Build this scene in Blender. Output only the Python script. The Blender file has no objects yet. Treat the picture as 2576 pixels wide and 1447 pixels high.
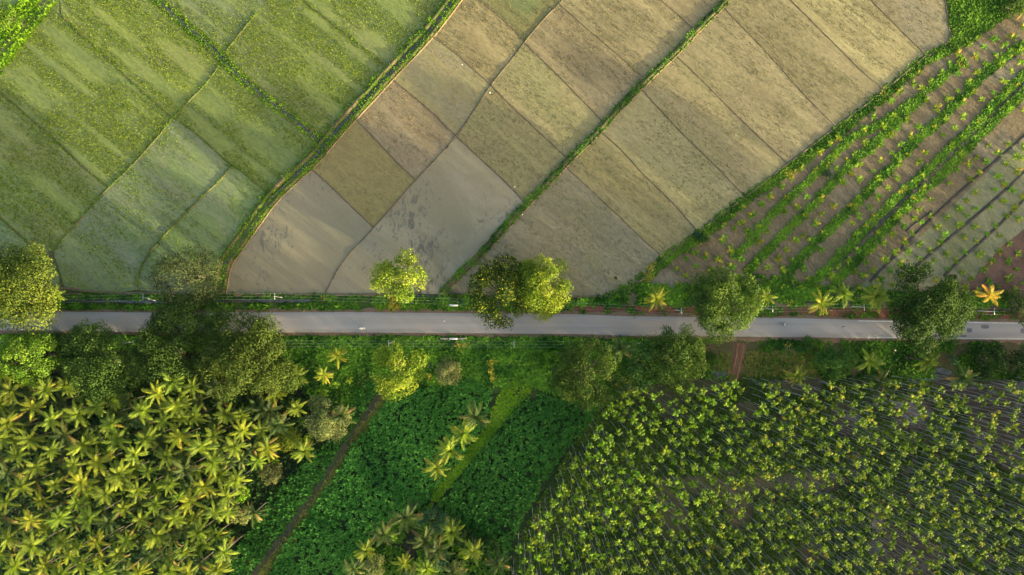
import bpy, math, random
import numpy as np
from mathutils import Vector, Matrix

# ------------------------------------------------------------------ camera, sky, sun, exposure
SC = bpy.context.scene
COL = SC.collection
H = 210.0                       # flying height of the camera
PPM = 7.861                     # survey units per metre on the ground (2576-wide plan of the place)
CX, CY = 1288.0, 723.5
cam_d = bpy.data.cameras.new('camera'); cam = bpy.data.objects.new('camera', cam_d); COL.objects.link(cam)
cam.location = (0, 0, H); cam.rotation_euler = (0, 0, 0)
cam_d.sensor_width = 36.0; cam_d.lens = 36.0 * H / (2576 / PPM)
cam_d.clip_start = 1.0; cam_d.clip_end = 8000.0
SC.camera = cam

SUN_EL = math.radians(8.0)
SUN_DIR2 = (0.80, -0.60)        # horizontal direction towards the sun (x east, y north)
wd = bpy.data.worlds.new('World'); SC.world = wd; wd.use_nodes = True
wt = wd.node_tree; wt.nodes.clear()
sky = wt.nodes.new('ShaderNodeTexSky'); sky.sky_type = 'NISHITA'; sky.sun_disc = False
sky.sun_elevation = SUN_EL
sky.sun_rotation = math.atan2(SUN_DIR2[0], SUN_DIR2[1])
sky.air_density = 1.0; sky.dust_density = 4.0; sky.ozone_density = 0.4
bg = wt.nodes.new('ShaderNodeBackground'); bg.inputs['Strength'].default_value = 0.15
wo = wt.nodes.new('ShaderNodeOutputWorld')
wt.links.new(sky.outputs[0], bg.inputs[0]); wt.links.new(bg.outputs[0], wo.inputs[0])
sun_d = bpy.data.lights.new('sun', 'SUN'); sun = bpy.data.objects.new('sun', sun_d); COL.objects.link(sun)
sun_d.energy = 3.9; sun_d.angle = math.radians(1.0); sun_d.color = (1.0, 0.86, 0.52)
sv = Vector((SUN_DIR2[0] * math.cos(SUN_EL), SUN_DIR2[1] * math.cos(SUN_EL), math.sin(SUN_EL)))
sun.rotation_euler = sv.to_track_quat('Z', 'Y').to_euler()
sun.location = (120, -90, 60)
SC.view_settings.view_transform = 'Standard'; SC.view_settings.look = 'None'
SC.view_settings.exposure = 2.4; SC.view_settings.gamma = 1.0
SC.view_settings.use_curve_mapping = False
SC.render.engine = 'CYCLES'
SC.cycles.max_bounces = 5; SC.cycles.diffuse_bounces = 2; SC.cycles.glossy_bounces = 2
SC.cycles.transmission_bounces = 3; SC.cycles.transparent_max_bounces = 4

# ------------------------------------------------------------------ helpers
RS = np.random.RandomState
def W(px, py, h=0.0):
    k = (H - h) / H / PPM
    return ((px - CX) * k, (CY - py) * k)
def WP(pts, h=0.0):
    return np.array([W(p[0], p[1], h) for p in pts], float)
def lin(r, g, b):
    f = lambda c: (c / 255 / 12.92) if c <= 10 else ((c / 255 + .055) / 1.055) ** 2.4
    return (f(r), f(g), f(b), 1.0)

def tag(o, label=None, cat=None, group=None, kind=None):
    if label: o['label'] = label
    if cat: o['category'] = cat
    if group: o['group'] = group
    if kind: o['kind'] = kind
    return o
def empty(name, loc, label, cat, group=None, rz=0.0):
    o = bpy.data.objects.new(name, None); COL.objects.link(o)
    o.location = loc; o.rotation_euler = (0, 0, rz); o.empty_display_size = .5
    return tag(o, label, cat, group)
def link(name, me, parent=None, loc=None, rz=0.0):
    o = bpy.data.objects.new(name, me); COL.objects.link(o)
    if parent: o.parent = parent
    if loc is not None: o.location = loc
    if rz: o.rotation_euler = (0, 0, rz)
    return o

class MB:
    """collects quads with a tint per vertex; build() makes one mesh"""
    def __init__(s): s.V = []; s.F = []; s.T = []; s.n = 0
    def add(s, V, F, T=0.5):
        V = np.asarray(V, float).reshape(-1, 3); F = np.asarray(F, int).reshape(-1, 4)
        s.V.append(V); s.F.append(F + s.n); s.n += len(V)
        s.T.append(np.broadcast_to(np.asarray(T, float), (len(V),)).copy())
    def mesh(s, name, mat, smooth=False):
        V = np.concatenate(s.V); F = np.concatenate(s.F); T = np.concatenate(s.T)
        me = bpy.data.meshes.new(name)
        me.vertices.add(len(V)); me.vertices.foreach_set('co', V.astype(np.float32).ravel())
        me.loops.add(F.size); me.loops.foreach_set('vertex_index', F.astype(np.int32).ravel())
        me.polygons.add(len(F)); me.polygons.foreach_set('loop_start', np.arange(0, F.size, 4, dtype=np.int32))
        a = me.attributes.new('tint', 'FLOAT', 'POINT'); a.data.foreach_set('value', T.astype(np.float32))
        me.update(calc_edges=True)
        me.validate()
        if smooth: me.polygons.foreach_set('use_smooth', np.ones(len(me.polygons), bool))
        me.materials.append(mat)
        return me

def tube(mb, pts, radii, n=6, tint=0.5, cap=True):
    pts = np.asarray(pts, float); radii = np.broadcast_to(np.asarray(radii, float), (len(pts),))
    d = np.gradient(pts, axis=0); d /= np.linalg.norm(d, axis=1)[:, None] + 1e-9
    up = np.array([0, 0, 1.0]) if abs(d[0][2]) < .9 else np.array([1.0, 0, 0])
    V = []
    for p, t, r in zip(pts, d, radii):
        a = np.cross(t, up); a /= np.linalg.norm(a) + 1e-9; b = np.cross(a, t)
        for k in range(n):
            th = 2 * math.pi * k / n
            V.append(p + r * (a * math.cos(th) + b * math.sin(th)))
    F = []
    for i in range(len(pts) - 1):
        for k in range(n):
            F.append((i * n + k, i * n + (k + 1) % n, (i + 1) * n + (k + 1) % n, (i + 1) * n + k))
    if cap:
        for base in (0, (len(pts) - 1) * n):
            for k in range(1, n - 2, 2):
                F.append((base, base + k, base + k + 1, base + k + 2))
    mb.add(V, F, tint)
def box(mb, c, s, tint=0.5, rz=0.0, top=1.0):
    x, y, z = np.array(s) / 2
    V = np.array([(-x, -y, -z), (x, -y, -z), (x, y, -z), (-x, y, -z), (-x * top, -y * top, z), (x * top, -y * top, z), (x * top, y * top, z), (-x * top, y * top, z)])
    ca, sa = math.cos(rz), math.sin(rz)
    V = np.stack([V[:, 0] * ca - V[:, 1] * sa, V[:, 0] * sa + V[:, 1] * ca, V[:, 2]], 1) + np.array(c)
    mb.add(V, [(0, 3, 2, 1), (4, 5, 6, 7), (0, 1, 5, 4), (1, 2, 6, 5), (2, 3, 7, 6), (3, 0, 4, 7)], tint)

def rhombs(P, N, L, Wd, rng, tint):
    """one leaf-shaped quad per point, facing N"""
    n = len(P); N = N / (np.linalg.norm(N, axis=1)[:, None] + 1e-9)
    r = rng.normal(size=(n, 3)); D = r - N * (r * N).sum(1)[:, None]; D /= np.linalg.norm(D, axis=1)[:, None] + 1e-9
    S = np.cross(N, D); L = np.broadcast_to(L, (n,))[:, None]; Wd = np.broadcast_to(Wd, (n,))[:, None]
    V = np.stack([P - D * L / 2, P + S * Wd / 2 + N * L * .12, P + D * L / 2 - N * L * .1, P - S * Wd / 2 + N * L * .12], 1)
    return V.reshape(-1, 3), np.arange(4 * n).reshape(-1, 4), np.repeat(np.broadcast_to(tint, (n,)), 4)
def blades(P, az, el, L, Wd, droop, tint):
    """arching blades, two quads each"""
    n = len(P); bc = lambda a: np.broadcast_to(np.asarray(a, float), (n,))
    az, el, L, Wd, droop, tint = map(bc, (az, el, L, Wd, droop, tint))
    d1 = np.stack([np.cos(az) * np.cos(el), np.sin(az) * np.cos(el), np.sin(el)], 1)
    e2 = el - droop
    d2 = np.stack([np.cos(az) * np.cos(e2), np.sin(az) * np.cos(e2), np.sin(e2)], 1)
    s = np.stack([-np.sin(az), np.cos(az), 0 * az], 1)
    A = P; B = P + d1 * (L * .5)[:, None]; Cc = B + d2 * (L * .5)[:, None]
    w = Wd[:, None] / 2
    V = np.stack([A - s * w * .35, A + s * w * .35, B - s * w, B + s * w, Cc - s * w * .15, Cc + s * w * .15], 1).reshape(-1, 3)
    b = (np.arange(n) * 6)[:, None]
    F = np.concatenate([b + np.array([[0, 1, 3, 2]]), b + np.array([[2, 3, 5, 4]])], 0)
    return V, F, np.repeat(tint, 6)

_NG = RS(5).rand(4, 256, 256)
def vnoise(x, y, scale, k=0):
    """lattice value noise 0..1"""
    x = np.asarray(x) / scale + 64.3; y = np.asarray(y) / scale + 91.7
    xi = np.floor(x).astype(int); yi = np.floor(y).astype(int); fx = x - xi; fy = y - yi
    fx = fx * fx * (3 - 2 * fx); fy = fy * fy * (3 - 2 * fy); g = _NG[k]
    q = lambda a, b: g[a % 256, b % 256]
    return (q(xi, yi) * (1 - fx) + q(xi + 1, yi) * fx) * (1 - fy) + (q(xi, yi + 1) * (1 - fx) + q(xi + 1, yi + 1) * fx) * fy
def inside(P, poly):
    x, y = P[:, 0], P[:, 1]; r = np.zeros(len(P), bool); n = len(poly); j = n - 1
    for i in range(n):
        xi, yi = poly[i]; xj, yj = poly[j]
        r ^= ((yi > y) != (yj > y)) & (x < (xj - xi) * (y - yi) / (yj - yi + 1e-12) + xi); j = i
    return r
def scatter(poly, density, rng):
    poly = np.asarray(poly); lo = poly.min(0); hi = poly.max(0)
    n = int((hi[0] - lo[0]) * (hi[1] - lo[1]) * density)
    P = lo + rng.rand(n, 2) * (hi - lo)
    return P[inside(P, poly)]
def resample(pts, step):
    pts = np.asarray(pts, float); seg = np.linalg.norm(np.diff(pts, axis=0), axis=1); s = np.concatenate([[0], np.cumsum(seg)])
    t = np.linspace(0, s[-1], max(2, int(s[-1] / step) + 1))
    return np.stack([np.interp(t, s, pts[:, k]) for k in range(pts.shape[1])], 1)
def smooth_line(pts, it=2):
    pts = np.asarray(pts, float)
    for _ in range(it):
        q = [pts[0]]
        for a, b in zip(pts[:-1], pts[1:]): q += [a * .75 + b * .25, a * .25 + b * .75]
        q.append(pts[-1]); pts = np.array(q)
    return pts
def around(line, width, density, rng, off=0.0):
    """random points in a band round a polyline"""
    L = resample(line, .5); d = np.gradient(L, axis=0); d /= np.linalg.norm(d, axis=1)[:, None] + 1e-9
    n = int(len(L) * .5 * width * density); i = rng.randint(0, len(L), n)
    s = np.stack([-d[i, 1], d[i, 0]], 1); u = (rng.rand(n) - .5) * width + off
    return L[i] + s * u[:, None] + rng.normal(size=(n, 2)) * .15

# ------------------------------------------------------------------ materials
def new_mat(name):
    m = bpy.data.materials.new(name); m.use_nodes = True; nt = m.node_tree; nt.nodes.clear()
    out = nt.nodes.new('ShaderNodeOutputMaterial'); return m, nt, out
def nd(nt, t, **kw):
    n = nt.nodes.new(t)
    for k, v in kw.items(): setattr(n, k, v)
    return n
def mixc(nt, fac, a, b, blend='MIX'):
    n = nd(nt, 'ShaderNodeMix', data_type='RGBA', blend_type=blend)
    for sock, v in ((n.inputs[0], fac), (n.inputs[6], a), (n.inputs[7], b)):
        if hasattr(v, 'is_output') or isinstance(v, bpy.types.NodeSocket): nt.links.new(v, sock)
        elif isinstance(v, (int, float)): sock.default_value = v
        else: sock.default_value = tuple(v) if len(v) == 4 else tuple(v) + (1,)
    return n.outputs[2]
def ramp(nt, v, lo, hi):
    n = nd(nt, 'ShaderNodeMapRange'); n.clamp = True
    nt.links.new(v, n.inputs[0]); n.inputs[1].default_value = lo; n.inputs[2].default_value = hi
    return n.outputs[0]
def noise(nt, vec, scale, detail=3.0, rough=.6, dist=0.0):
    n = nd(nt, 'ShaderNodeTexNoise'); n.inputs['Scale'].default_value = scale
    n.inputs['Detail'].default_value = detail; n.inputs['Roughness'].default_value = rough; n.inputs['Distortion'].default_value = dist
    nt.links.new(vec, n.inputs['Vector']); return n.outputs[0]
def mapping(nt, vec, rot=0.0, scale=(1, 1, 1), loc=(0, 0, 0)):
    r = nd(nt, 'ShaderNodeMapping'); r.inputs['Rotation'].default_value = (0, 0, rot); r.inputs['Location'].default_value = loc
    nt.links.new(vec, r.inputs['Vector'])
    s = nd(nt, 'ShaderNodeMapping'); s.inputs['Scale'].default_value = scale
    nt.links.new(r.outputs[0], s.inputs['Vector']); return s.outputs[0]
def coords(nt): return nd(nt, 'ShaderNodeTexCoord').outputs['Object']

def leaf_mat(name, dark, light, trans=.35, hue=.03, rough=.5, old=None):
    m, nt, out = new_mat(name)
    at = nd(nt, 'ShaderNodeAttribute', attribute_name='tint').outputs['Fac']
    c = mixc(nt, at, dark, light)
    if old:
        f = ramp(nt, at, .93, .99); c = mixc(nt, f, c, old)
    oi = nd(nt, 'ShaderNodeObjectInfo').outputs['Random']
    hs = nd(nt, 'ShaderNodeHueSaturation')
    r1 = nd(nt, 'ShaderNodeMapRange'); nt.links.new(oi, r1.inputs[0]); r1.inputs[3].default_value = .5 - hue; r1.inputs[4].default_value = .5 + hue
    mul = nd(nt, 'ShaderNodeMath', operation='MULTIPLY'); nt.links.new(oi, mul.inputs[0]); mul.inputs[1].default_value = 7.31
    fr = nd(nt, 'ShaderNodeMath', operation='FRACT'); nt.links.new(mul.outputs[0], fr.inputs[0])
    r2 = nd(nt, 'ShaderNodeMapRange'); nt.links.new(fr.outputs[0], r2.inputs[0]); r2.inputs[3].default_value = .78; r2.inputs[4].default_value = 1.22
    nt.links.new(r1.outputs[0], hs.inputs['Hue']); nt.links.new(r2.outputs[0], hs.inputs['Value']); nt.links.new(c, hs.inputs['Color'])
    p = nd(nt, 'ShaderNodeBsdfPrincipled'); nt.links.new(hs.outputs[0], p.inputs['Base Color'])
    p.inputs['Roughness'].default_value = rough + .15; p.inputs['Specular IOR Level'].default_value = .12
    t = nd(nt, 'ShaderNodeBsdfTranslucent')
    tc = mixc(nt, 1.0, hs.outputs[0], (1.0, 1.12, .4, 1), 'MULTIPLY'); nt.links.new(tc, t.inputs['Color'])
    mx = nd(nt, 'ShaderNodeMixShader'); mx.inputs[0].default_value = trans
    nt.links.new(p.outputs[0], mx.inputs[1]); nt.links.new(t.outputs[0], mx.inputs[2]); nt.links.new(mx.outputs[0], out.inputs[0])
    return m
def plain_mat(name, c1, c2=None, scale=3.0, rough=.7, spec=.4, metal=0.0, bump=0.0):
    m, nt, out = new_mat(name); p = nd(nt, 'ShaderNodeBsdfPrincipled'); nt.links.new(p.outputs[0], out.inputs[0])
    p.inputs['Roughness'].default_value = rough; p.inputs['Specular IOR Level'].default_value = spec; p.inputs['Metallic'].default_value = metal
    v = coords(nt); nz = noise(nt, v, scale, 4)
    c2 = c2 or tuple(x * .75 for x in c1[:3]) + (1,)
    nt.links.new(mixc(nt, ramp(nt, nz, .3, .7), c1, c2), p.inputs['Base Color'])
    if bump:
        b = nd(nt, 'ShaderNodeBump'); b.inputs['Strength'].default_value = bump; nt.links.new(nz, b.inputs['Height']); nt.links.new(b.outputs[0], p.inputs['Normal'])
    return m
def soil_mat(name, c1, c2, c3, big=.05, mid=.4, fine=3.0, rot=0.0, stretch=1.0, rough=.9, bump=.6, blotch=(.45, .65)):
    m, nt, out = new_mat(name); p = nd(nt, 'ShaderNodeBsdfPrincipled'); nt.links.new(p.outputs[0], out.inputs[0])
    p.inputs['Roughness'].default_value = rough; p.inputs['Specular IOR Level'].default_value = .25
    v = mapping(nt, coords(nt), rot, (1 / stretch, 1, 1))
    a = noise(nt, v, big, 4, .6, .6); b = noise(nt, v, mid, 4, .65, .4); c = noise(nt, v, fine, 3, .7)
    col = mixc(nt, ramp(nt, b, .3, .7), c1, c2); col = mixc(nt, ramp(nt, a, *blotch), col, c3)
    col = mixc(nt, ramp(nt, c, .2, .8), col, mixc(nt, .65, col, (0, 0, 0, 1)))
    nt.links.new(col, p.inputs['Base Color'])
    bm = nd(nt, 'ShaderNodeBump'); bm.inputs['Strength'].default_value = bump; bm.inputs['Distance'].default_value = .3
    mx = nd(nt, 'ShaderNodeMath', operation='ADD'); nt.links.new(b, mx.inputs[0]); nt.links.new(c, mx.inputs[1])
    nt.links.new(mx.outputs[0], bm.inputs['Height']); nt.links.new(bm.outputs[0], p.inputs['Normal'])
    return m
def paddy_mat(name, c1, c2, c3, ang, seed, sun_row_streak=.55, mud=None, mudcov=.62, rough=.35, fine=.5):
    """flooded plot: water over mud (c1), crop rows and painted sun streaks along them (c2), thin algae or silt patches (c3)"""
    m, nt, out = new_mat(name); p = nd(nt, 'ShaderNodeBsdfPrincipled'); nt.links.new(p.outputs[0], out.inputs[0])
    p.inputs['Specular IOR Level'].default_value = .35
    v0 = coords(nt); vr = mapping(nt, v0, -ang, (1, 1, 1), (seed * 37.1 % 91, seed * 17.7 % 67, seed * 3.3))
    rows = noise(nt, mapping(nt, vr, 0, (.025, .28, 1)), 1.0, 5, .62, .3)  # long streaks: crop rows plus bands of grazing sunlight painted into the colour
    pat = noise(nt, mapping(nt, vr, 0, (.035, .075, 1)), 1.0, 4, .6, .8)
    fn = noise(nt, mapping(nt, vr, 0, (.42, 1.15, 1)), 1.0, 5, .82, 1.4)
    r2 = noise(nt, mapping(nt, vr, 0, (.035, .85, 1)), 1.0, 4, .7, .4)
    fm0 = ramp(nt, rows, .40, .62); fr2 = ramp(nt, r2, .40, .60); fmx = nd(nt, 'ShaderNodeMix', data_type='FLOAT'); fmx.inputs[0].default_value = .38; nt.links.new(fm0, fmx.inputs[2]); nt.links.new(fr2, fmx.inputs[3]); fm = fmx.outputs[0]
    mul = nd(nt, 'ShaderNodeMath', operation='MULTIPLY'); nt.links.new(fm, mul.inputs[0]); mul.inputs[1].default_value = sun_row_streak
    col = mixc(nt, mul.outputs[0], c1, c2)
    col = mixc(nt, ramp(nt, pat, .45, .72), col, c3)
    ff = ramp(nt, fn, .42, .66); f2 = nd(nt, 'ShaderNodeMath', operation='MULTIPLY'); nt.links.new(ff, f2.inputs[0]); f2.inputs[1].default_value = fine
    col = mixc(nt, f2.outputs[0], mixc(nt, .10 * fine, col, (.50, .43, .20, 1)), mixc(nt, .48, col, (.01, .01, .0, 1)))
    if mud:
        mk = noise(nt, mapping(nt, vr, .9, (.32, .60, 1)), 1.0, 6, .72, 1.0)
        bigm = noise(nt, mapping(nt, vr, 0, (.03, .03, 1)), 1.0, 2, .5)
        ad = nd(nt, 'ShaderNodeMath', operation='ADD'); nt.links.new(mk, ad.inputs[0]); hb = nd(nt, 'ShaderNodeMath', operation='MULTIPLY'); nt.links.new(bigm, hb.inputs[0]); hb.inputs[1].default_value = .55; nt.links.new(hb.outputs[0], ad.inputs[1])
        col = mixc(nt, ramp(nt, ad.outputs[0], mudcov * 1.55 - .05, mudcov * 1.55 + .04), col, mud)
    nt.links.new(col, p.inputs['Base Color'])
    rr = nd(nt, 'ShaderNodeMapRange'); nt.links.new(rows, rr.inputs[0]); rr.inputs[1].default_value = .3; rr.inputs[2].default_value = .7
    rr.inputs[3].default_value = rough; rr.inputs[4].default_value = min(1, rough + .4); nt.links.new(rr.outputs[0], p.inputs['Roughness'])
    b = nd(nt, 'ShaderNodeBump'); b.inputs['Strength'].default_value = .35; b.inputs['Distance'].default_value = .25
    nt.links.new(fn, b.inputs['Height']); nt.links.new(b.outputs[0], p.inputs['Normal'])
    return m

M = {}
M['coco'] = leaf_mat('coconut_frond', (.014, .055, .012, 1), (.30, .37, .040, 1), .42, .012, .42, (.38, .29, .05, 1))
M['coco_dark'] = leaf_mat('coconut_frond_dark', (.012, .036, .018, 1), (.11, .15, .032, 1), .35, .012, .42, (.30, .20, .07, 1))
M['coco_yellow'] = leaf_mat('coconut_frond_yellow', (.07, .14, .015, 1), (.36, .36, .035, 1), .40, .008, .45, (.44, .36, .05, 1))
M['coco_orange'] = leaf_mat('coconut_frond_orange', (.16, .18, .03, 1), (.62, .38, .05, 1), .35, .004, .5, (.55, .26, .05, 1))
M['areca'] = leaf_mat('areca_frond', (.010, .044, .005, 1), (.19, .29, .020, 1), .40, .018, .42, (.30, .30, .03, 1))
M['areca_bright'] = leaf_mat('areca_frond_bright', (.016, .075, .008, 1), (.25, .35, .022, 1), .42, .015, .42, (.34, .34, .04, 1))
M['seedling'] = leaf_mat('seedling_leaf', (.05, .13, .012, 1), (.20, .32, .025, 1), .40, .03, .5, (.40, .32, .04, 1))
M['dark'] = leaf_mat('dark_leaf', (.016, .046, .009, 1), (.105, .170, .028, 1), .30, .01, .55)
M['olive'] = leaf_mat('olive_leaf', (.022, .056, .011, 1), (.140, .195, .030, 1), .32, .008, .55)
M['deep'] = leaf_mat('deep_leaf', (.008, .030, .010, 1), (.042, .090, .018, 1), .30, .01, .55)
M['lime'] = leaf_mat('lime_leaf', (.045, .125, .010, 1), (.26, .37, .040, 1), .40, .008, .5)
M['gold'] = leaf_mat('gold_leaf', (.06, .135, .010, 1), (.40, .43, .05, 1), .42, .006, .5)
M['spotted'] = leaf_mat('spotted_leaf', (.016, .046, .008, 1), (.085, .130, .018, 1), .30, .01, .55, (.36, .36, .02, 1))
M['pale'] = leaf_mat('pale_leaf', (.08, .11, .035, 1), (.34, .35, .13, 1), .35, .01, .6)
M['yolive'] = leaf_mat('yellow_olive_leaf', (.035, .075, .012, 1), (.23, .27, .035, 1), .34, .008, .55)
M['greyolive'] = leaf_mat('greyolive_leaf', (.035, .060, .022, 1), (.13, .16, .050, 1), .30, .01, .6)
M['teal'] = leaf_mat('teal_leaf', (.018, .055, .030, 1), (.08, .16, .075, 1), .30, .01, .5)
M['shrub'] = leaf_mat('shrub_leaf', (.022, .075, .016, 1), (.11, .20, .035, 1), .33, .01, .55)
M['weed'] = leaf_mat('weed_leaf', (.012, .066, .008, 1), (.15, .31, .026, 1), .35, .0, .6, (.34, .30, .03, 1))
M['grass'] = leaf_mat('grass_leaf', (.05, .14, .008, 1), (.27, .45, .022, 1), .35, .0, .6, (.28, .27, .05, 1))
M['rowweed'] = leaf_mat('rowweed_leaf', (.022, .085, .008, 1), (.15, .28, .025, 1), .35, .0, .6, (.34, .32, .04, 1))
M['pathgrass'] = leaf_mat('pathgrass_leaf', (.09, .22, .010, 1), (.33, .54, .024, 1), .35, .0, .6, (.28, .30, .04, 1))
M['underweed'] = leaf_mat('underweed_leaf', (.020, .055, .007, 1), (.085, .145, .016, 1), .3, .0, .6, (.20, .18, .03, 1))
M['crop'] = leaf_mat('crop_leaf', (.012, .074, .009, 1), (.082, .245, .034, 1), .30, .0, .5)
M['rice'] = leaf_mat('rice_leaf', (.05, .10, .010, 1), (.25, .31, .028, 1), .35, .0, .6)
M['stubble'] = leaf_mat('rice_stubble', (.08, .075, .03, 1), (.31, .275, .12, 1), .25, .0, .7)
M['dry'] = leaf_mat('dry_grass', (.09, .10, .02, 1), (.21, .21, .045, 1), .25, .0, .7)
M['bark'] = plain_mat('bark', (.16, .13, .10, 1), (.07, .055, .04, 1), 4, .85, .2, 0, .4)
M['palmtrunk'] = plain_mat('palm_trunk', (.085, .075, .068, 1), (.05, .043, .037, 1), 3, .8, .2, 0, .3)
M['arecatrunk'] = plain_mat('areca_trunk', (.31, .34, .35, 1), (.18, .20, .20, 1), 1.5, .6, .3)
M['shaft'] = plain_mat('areca_crownshaft', (.10, .20, .04, 1), (.07, .14, .03, 1), 3, .45, .4)
M['concrete'] = plain_mat('pole_concrete', (.36, .355, .34, 1), (.27, .265, .25, 1), 2, .75, .3)
M['parapet'] = plain_mat('parapet_whitewash', (.80, .77, .74, 1), (.55, .50, .46, 1), 1.2, .8, .3)
M['parapet_old'] = plain_mat('parapet_worn', (.50, .43, .36, 1), (.28, .22, .18, 1), 1.6, .85, .2)
M['metal'] = plain_mat('galvanised_steel', (.45, .46, .47, 1), (.33, .34, .35, 1), 4, .45, .5, .6)
M['wire'] = plain_mat('wire_aluminium', (.42, .43, .44, 1), (.34, .35, .36, 1), 1, .5, .5, .2)
M['porcelain'] = plain_mat('insulator_porcelain', (.75, .74, .70, 1), (.6, .58, .55, 1), 5, .25, .5)
M['redpaint'] = plain_mat('pole_band_red', (.45, .12, .06, 1), (.32, .09, .05, 1), 5, .6, .3)

# ------------------------------------------------------------------ flat setting: sheets
def sheet(name, pts, z, mat, label=None, group=None, px=True):
    P = WP(pts) if px else np.asarray(pts, float)
    me = bpy.data.meshes.new(name); me.from_pydata([(p[0], p[1], z) for p in P], [], [list(range(len(P)))])
    me.update()
    if me.polygons[0].normal.z < 0: me.flip_normals()
    me.materials.append(mat); o = link(name, me)
    return tag(o, label, None, group, 'structure')
def ridge(name, line, width, height, mat, rng, label=None, group=None, step=1.2, z0=0.0, jit=.09, flat=False):
    """an earth bank along a line, humped in cross-section, with an uneven edge"""
    L = resample(smooth_line(WP(line), 1), step); d = np.gradient(L, axis=0); d /= np.linalg.norm(d, axis=1)[:, None] + 1e-9
    s = np.stack([-d[:, 1], d[:, 0]], 1); n = len(L)
    prof = [(-.5, 0), (-.3, .75), (0, 1), (.3, .75), (.5, 0)] if not flat else [(-.5, 0), (-.47, 1), (0, 1.02), (.47, 1), (.5, 0)]
    V = []
    for u, hh in prof:
        w = width * (1 + jit * rng.normal(size=n)) * u
        q = L + s * w[:, None]; zz = z0 + height * hh * (1 + .25 * rng.normal(size=n) * (hh > 0))
        V.append(np.column_stack([q, zz]))
    V = np.stack(V, 1); k = len(prof); F = []
    for i in range(n - 1):
        for j in range(k - 1): F.append((i * k + j, (i + 1) * k + j, (i + 1) * k + j + 1, i * k + j + 1))
    mb = MB(); mb.add(V.reshape(-1, 3), F); me = mb.mesh(name, mat, True)
    if me.polygons[0].normal.z < 0: me.flip_normals()
    return tag(link(name, me), label, None, group, 'structure')
def ribbon(name, n_edge, s_edge, z, mat, label=None, step=3.0, skirt=0.0, jit=0.0):
    """a road-like strip between two edges given as plan polylines, with sides going down"""
    A = WP(n_edge); B = WP(s_edge); x0, x1 = max(A[0, 0], B[0, 0]), min(A[-1, 0], B[-1, 0])
    xs = np.linspace(x0, x1, int((x1 - x0) / step)); ya = np.interp(xs, A[:, 0], A[:, 1]); yb = np.interp(xs, B[:, 0], B[:, 1])
    jr = RS(9); ya = ya + jit * (vnoise(xs, 0 * xs, 4, 0) - .4) * 2; yb = yb - jit * (vnoise(xs, 0 * xs + 50, 4, 1) - .4) * 2
    cols = [np.column_stack([xs, yb + (ya - yb) * t, np.full_like(xs, z + cz)]) for t, cz in ((0, 0), (.25, .03), (.5, .05), (.75, .03), (1, 0))]
    if skirt:
        cols = [np.column_stack([xs, yb - skirt * 1.5, np.full_like(xs, z - skirt)])] + cols + [np.column_stack([xs, ya + skirt * 1.5, np.full_like(xs, z - skirt)])]
    V = np.stack(cols, 1); k = len(cols); F = []
    for i in range(len(xs) - 1):
        for j in range(k - 1): F.append((i * k + j, (i + 1) * k + j, (i + 1) * k + j + 1, i * k + j + 1))
    mb = MB(); mb.add(V.reshape(-1, 3), F); me = mb.mesh(name, mat)
    return tag(link(name, me), label, None, None, 'structure')

MUD = (.16, .13, .095, 1)
m_ground = soil_mat('ground_soil', (.12, .105, .06, 1), (.08, .09, .035, 1), (.06, .10, .025, 1), .03, .3, 2.0)
sheet('ground', [(-2500, -2500), (2500, -2500), (2500, 2500), (-2500, 2500)], 0.0, m_ground, 'brown earth the whole countryside lies on', px=False)
m_young = soil_mat('plantation_soil', (.195, .155, .088, 1), (.155, .120, .066, 1), (.28, .25, .165, 1), .09, .35, 1.6, math.radians(44), 2.5, blotch=(.52, .74))
sheet('plantation_soil', [(2400, 80), (2600, -60), (2760, -60), (2760, 790), (1540, 790), (1560, 745), (1660, 655), (1860, 510), (2140, 295), (2330, 150)], .02, m_young, 'brown tilled soil of the young palm field')
m_pale = soil_mat('pale_ground', (.19, .20, .10, 1), (.26, .255, .15, 1), (.15, .165, .07, 1), .08, .4, 2.5, math.radians(44), 4)
sheet('pale_soil', [(2580, 340), (2590, 560), (2450, 700), (2200, 745), (2150, 730), (2290, 620)], .03, m_pale, 'pale grassy soil between seedling rows at the right')
m_redearth = soil_mat('plantation_red_soil', (.14, .08, .055, 1), (.18, .11, .08, 1), (.10, .06, .045, 1), .1, .5, 2.5)
sheet('dark_soil', [(2600, 560), (2600, 790), (2420, 780), (2440, 710), (2520, 620)], .04, m_redearth, 'dark reddish soil in the corner of the young field')
m_wet, nt, out = new_mat('wet_floor'); p = nd(nt, 'ShaderNodeBsdfPrincipled'); nt.links.new(p.outputs[0], out.inputs[0])
v = coords(nt); sx = nd(nt, 'ShaderNodeSeparateXYZ'); nt.links.new(v, sx.inputs[0])
n1 = noise(nt, v, .035, 5, .65, .5); n2 = noise(nt, v, .3, 4, .65); n3 = noise(nt, v, 2.0, 3, .7); n4 = noise(nt, mapping(nt, v, .4, (.07, .12, 1)), 1.0, 5, .65)
wx = ramp(nt, sx.outputs[0], 60, 190); ad = nd(nt, 'ShaderNodeMath', operation='ADD'); nt.links.new(wx, ad.inputs[0]); nt.links.new(n1, ad.inputs[1])
wet = ramp(nt, ad.outputs[0], .62, .95)
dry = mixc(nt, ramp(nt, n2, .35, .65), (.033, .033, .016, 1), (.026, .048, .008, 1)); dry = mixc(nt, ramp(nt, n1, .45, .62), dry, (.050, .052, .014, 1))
mud = mixc(nt, ramp(nt, n2, .3, .7), (.040, .029, .024, 1), (.028, .026, .017, 1)); mud = mixc(nt, ramp(nt, n4, .54, .60), mud, (.085, .082, .092, 1))
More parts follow.
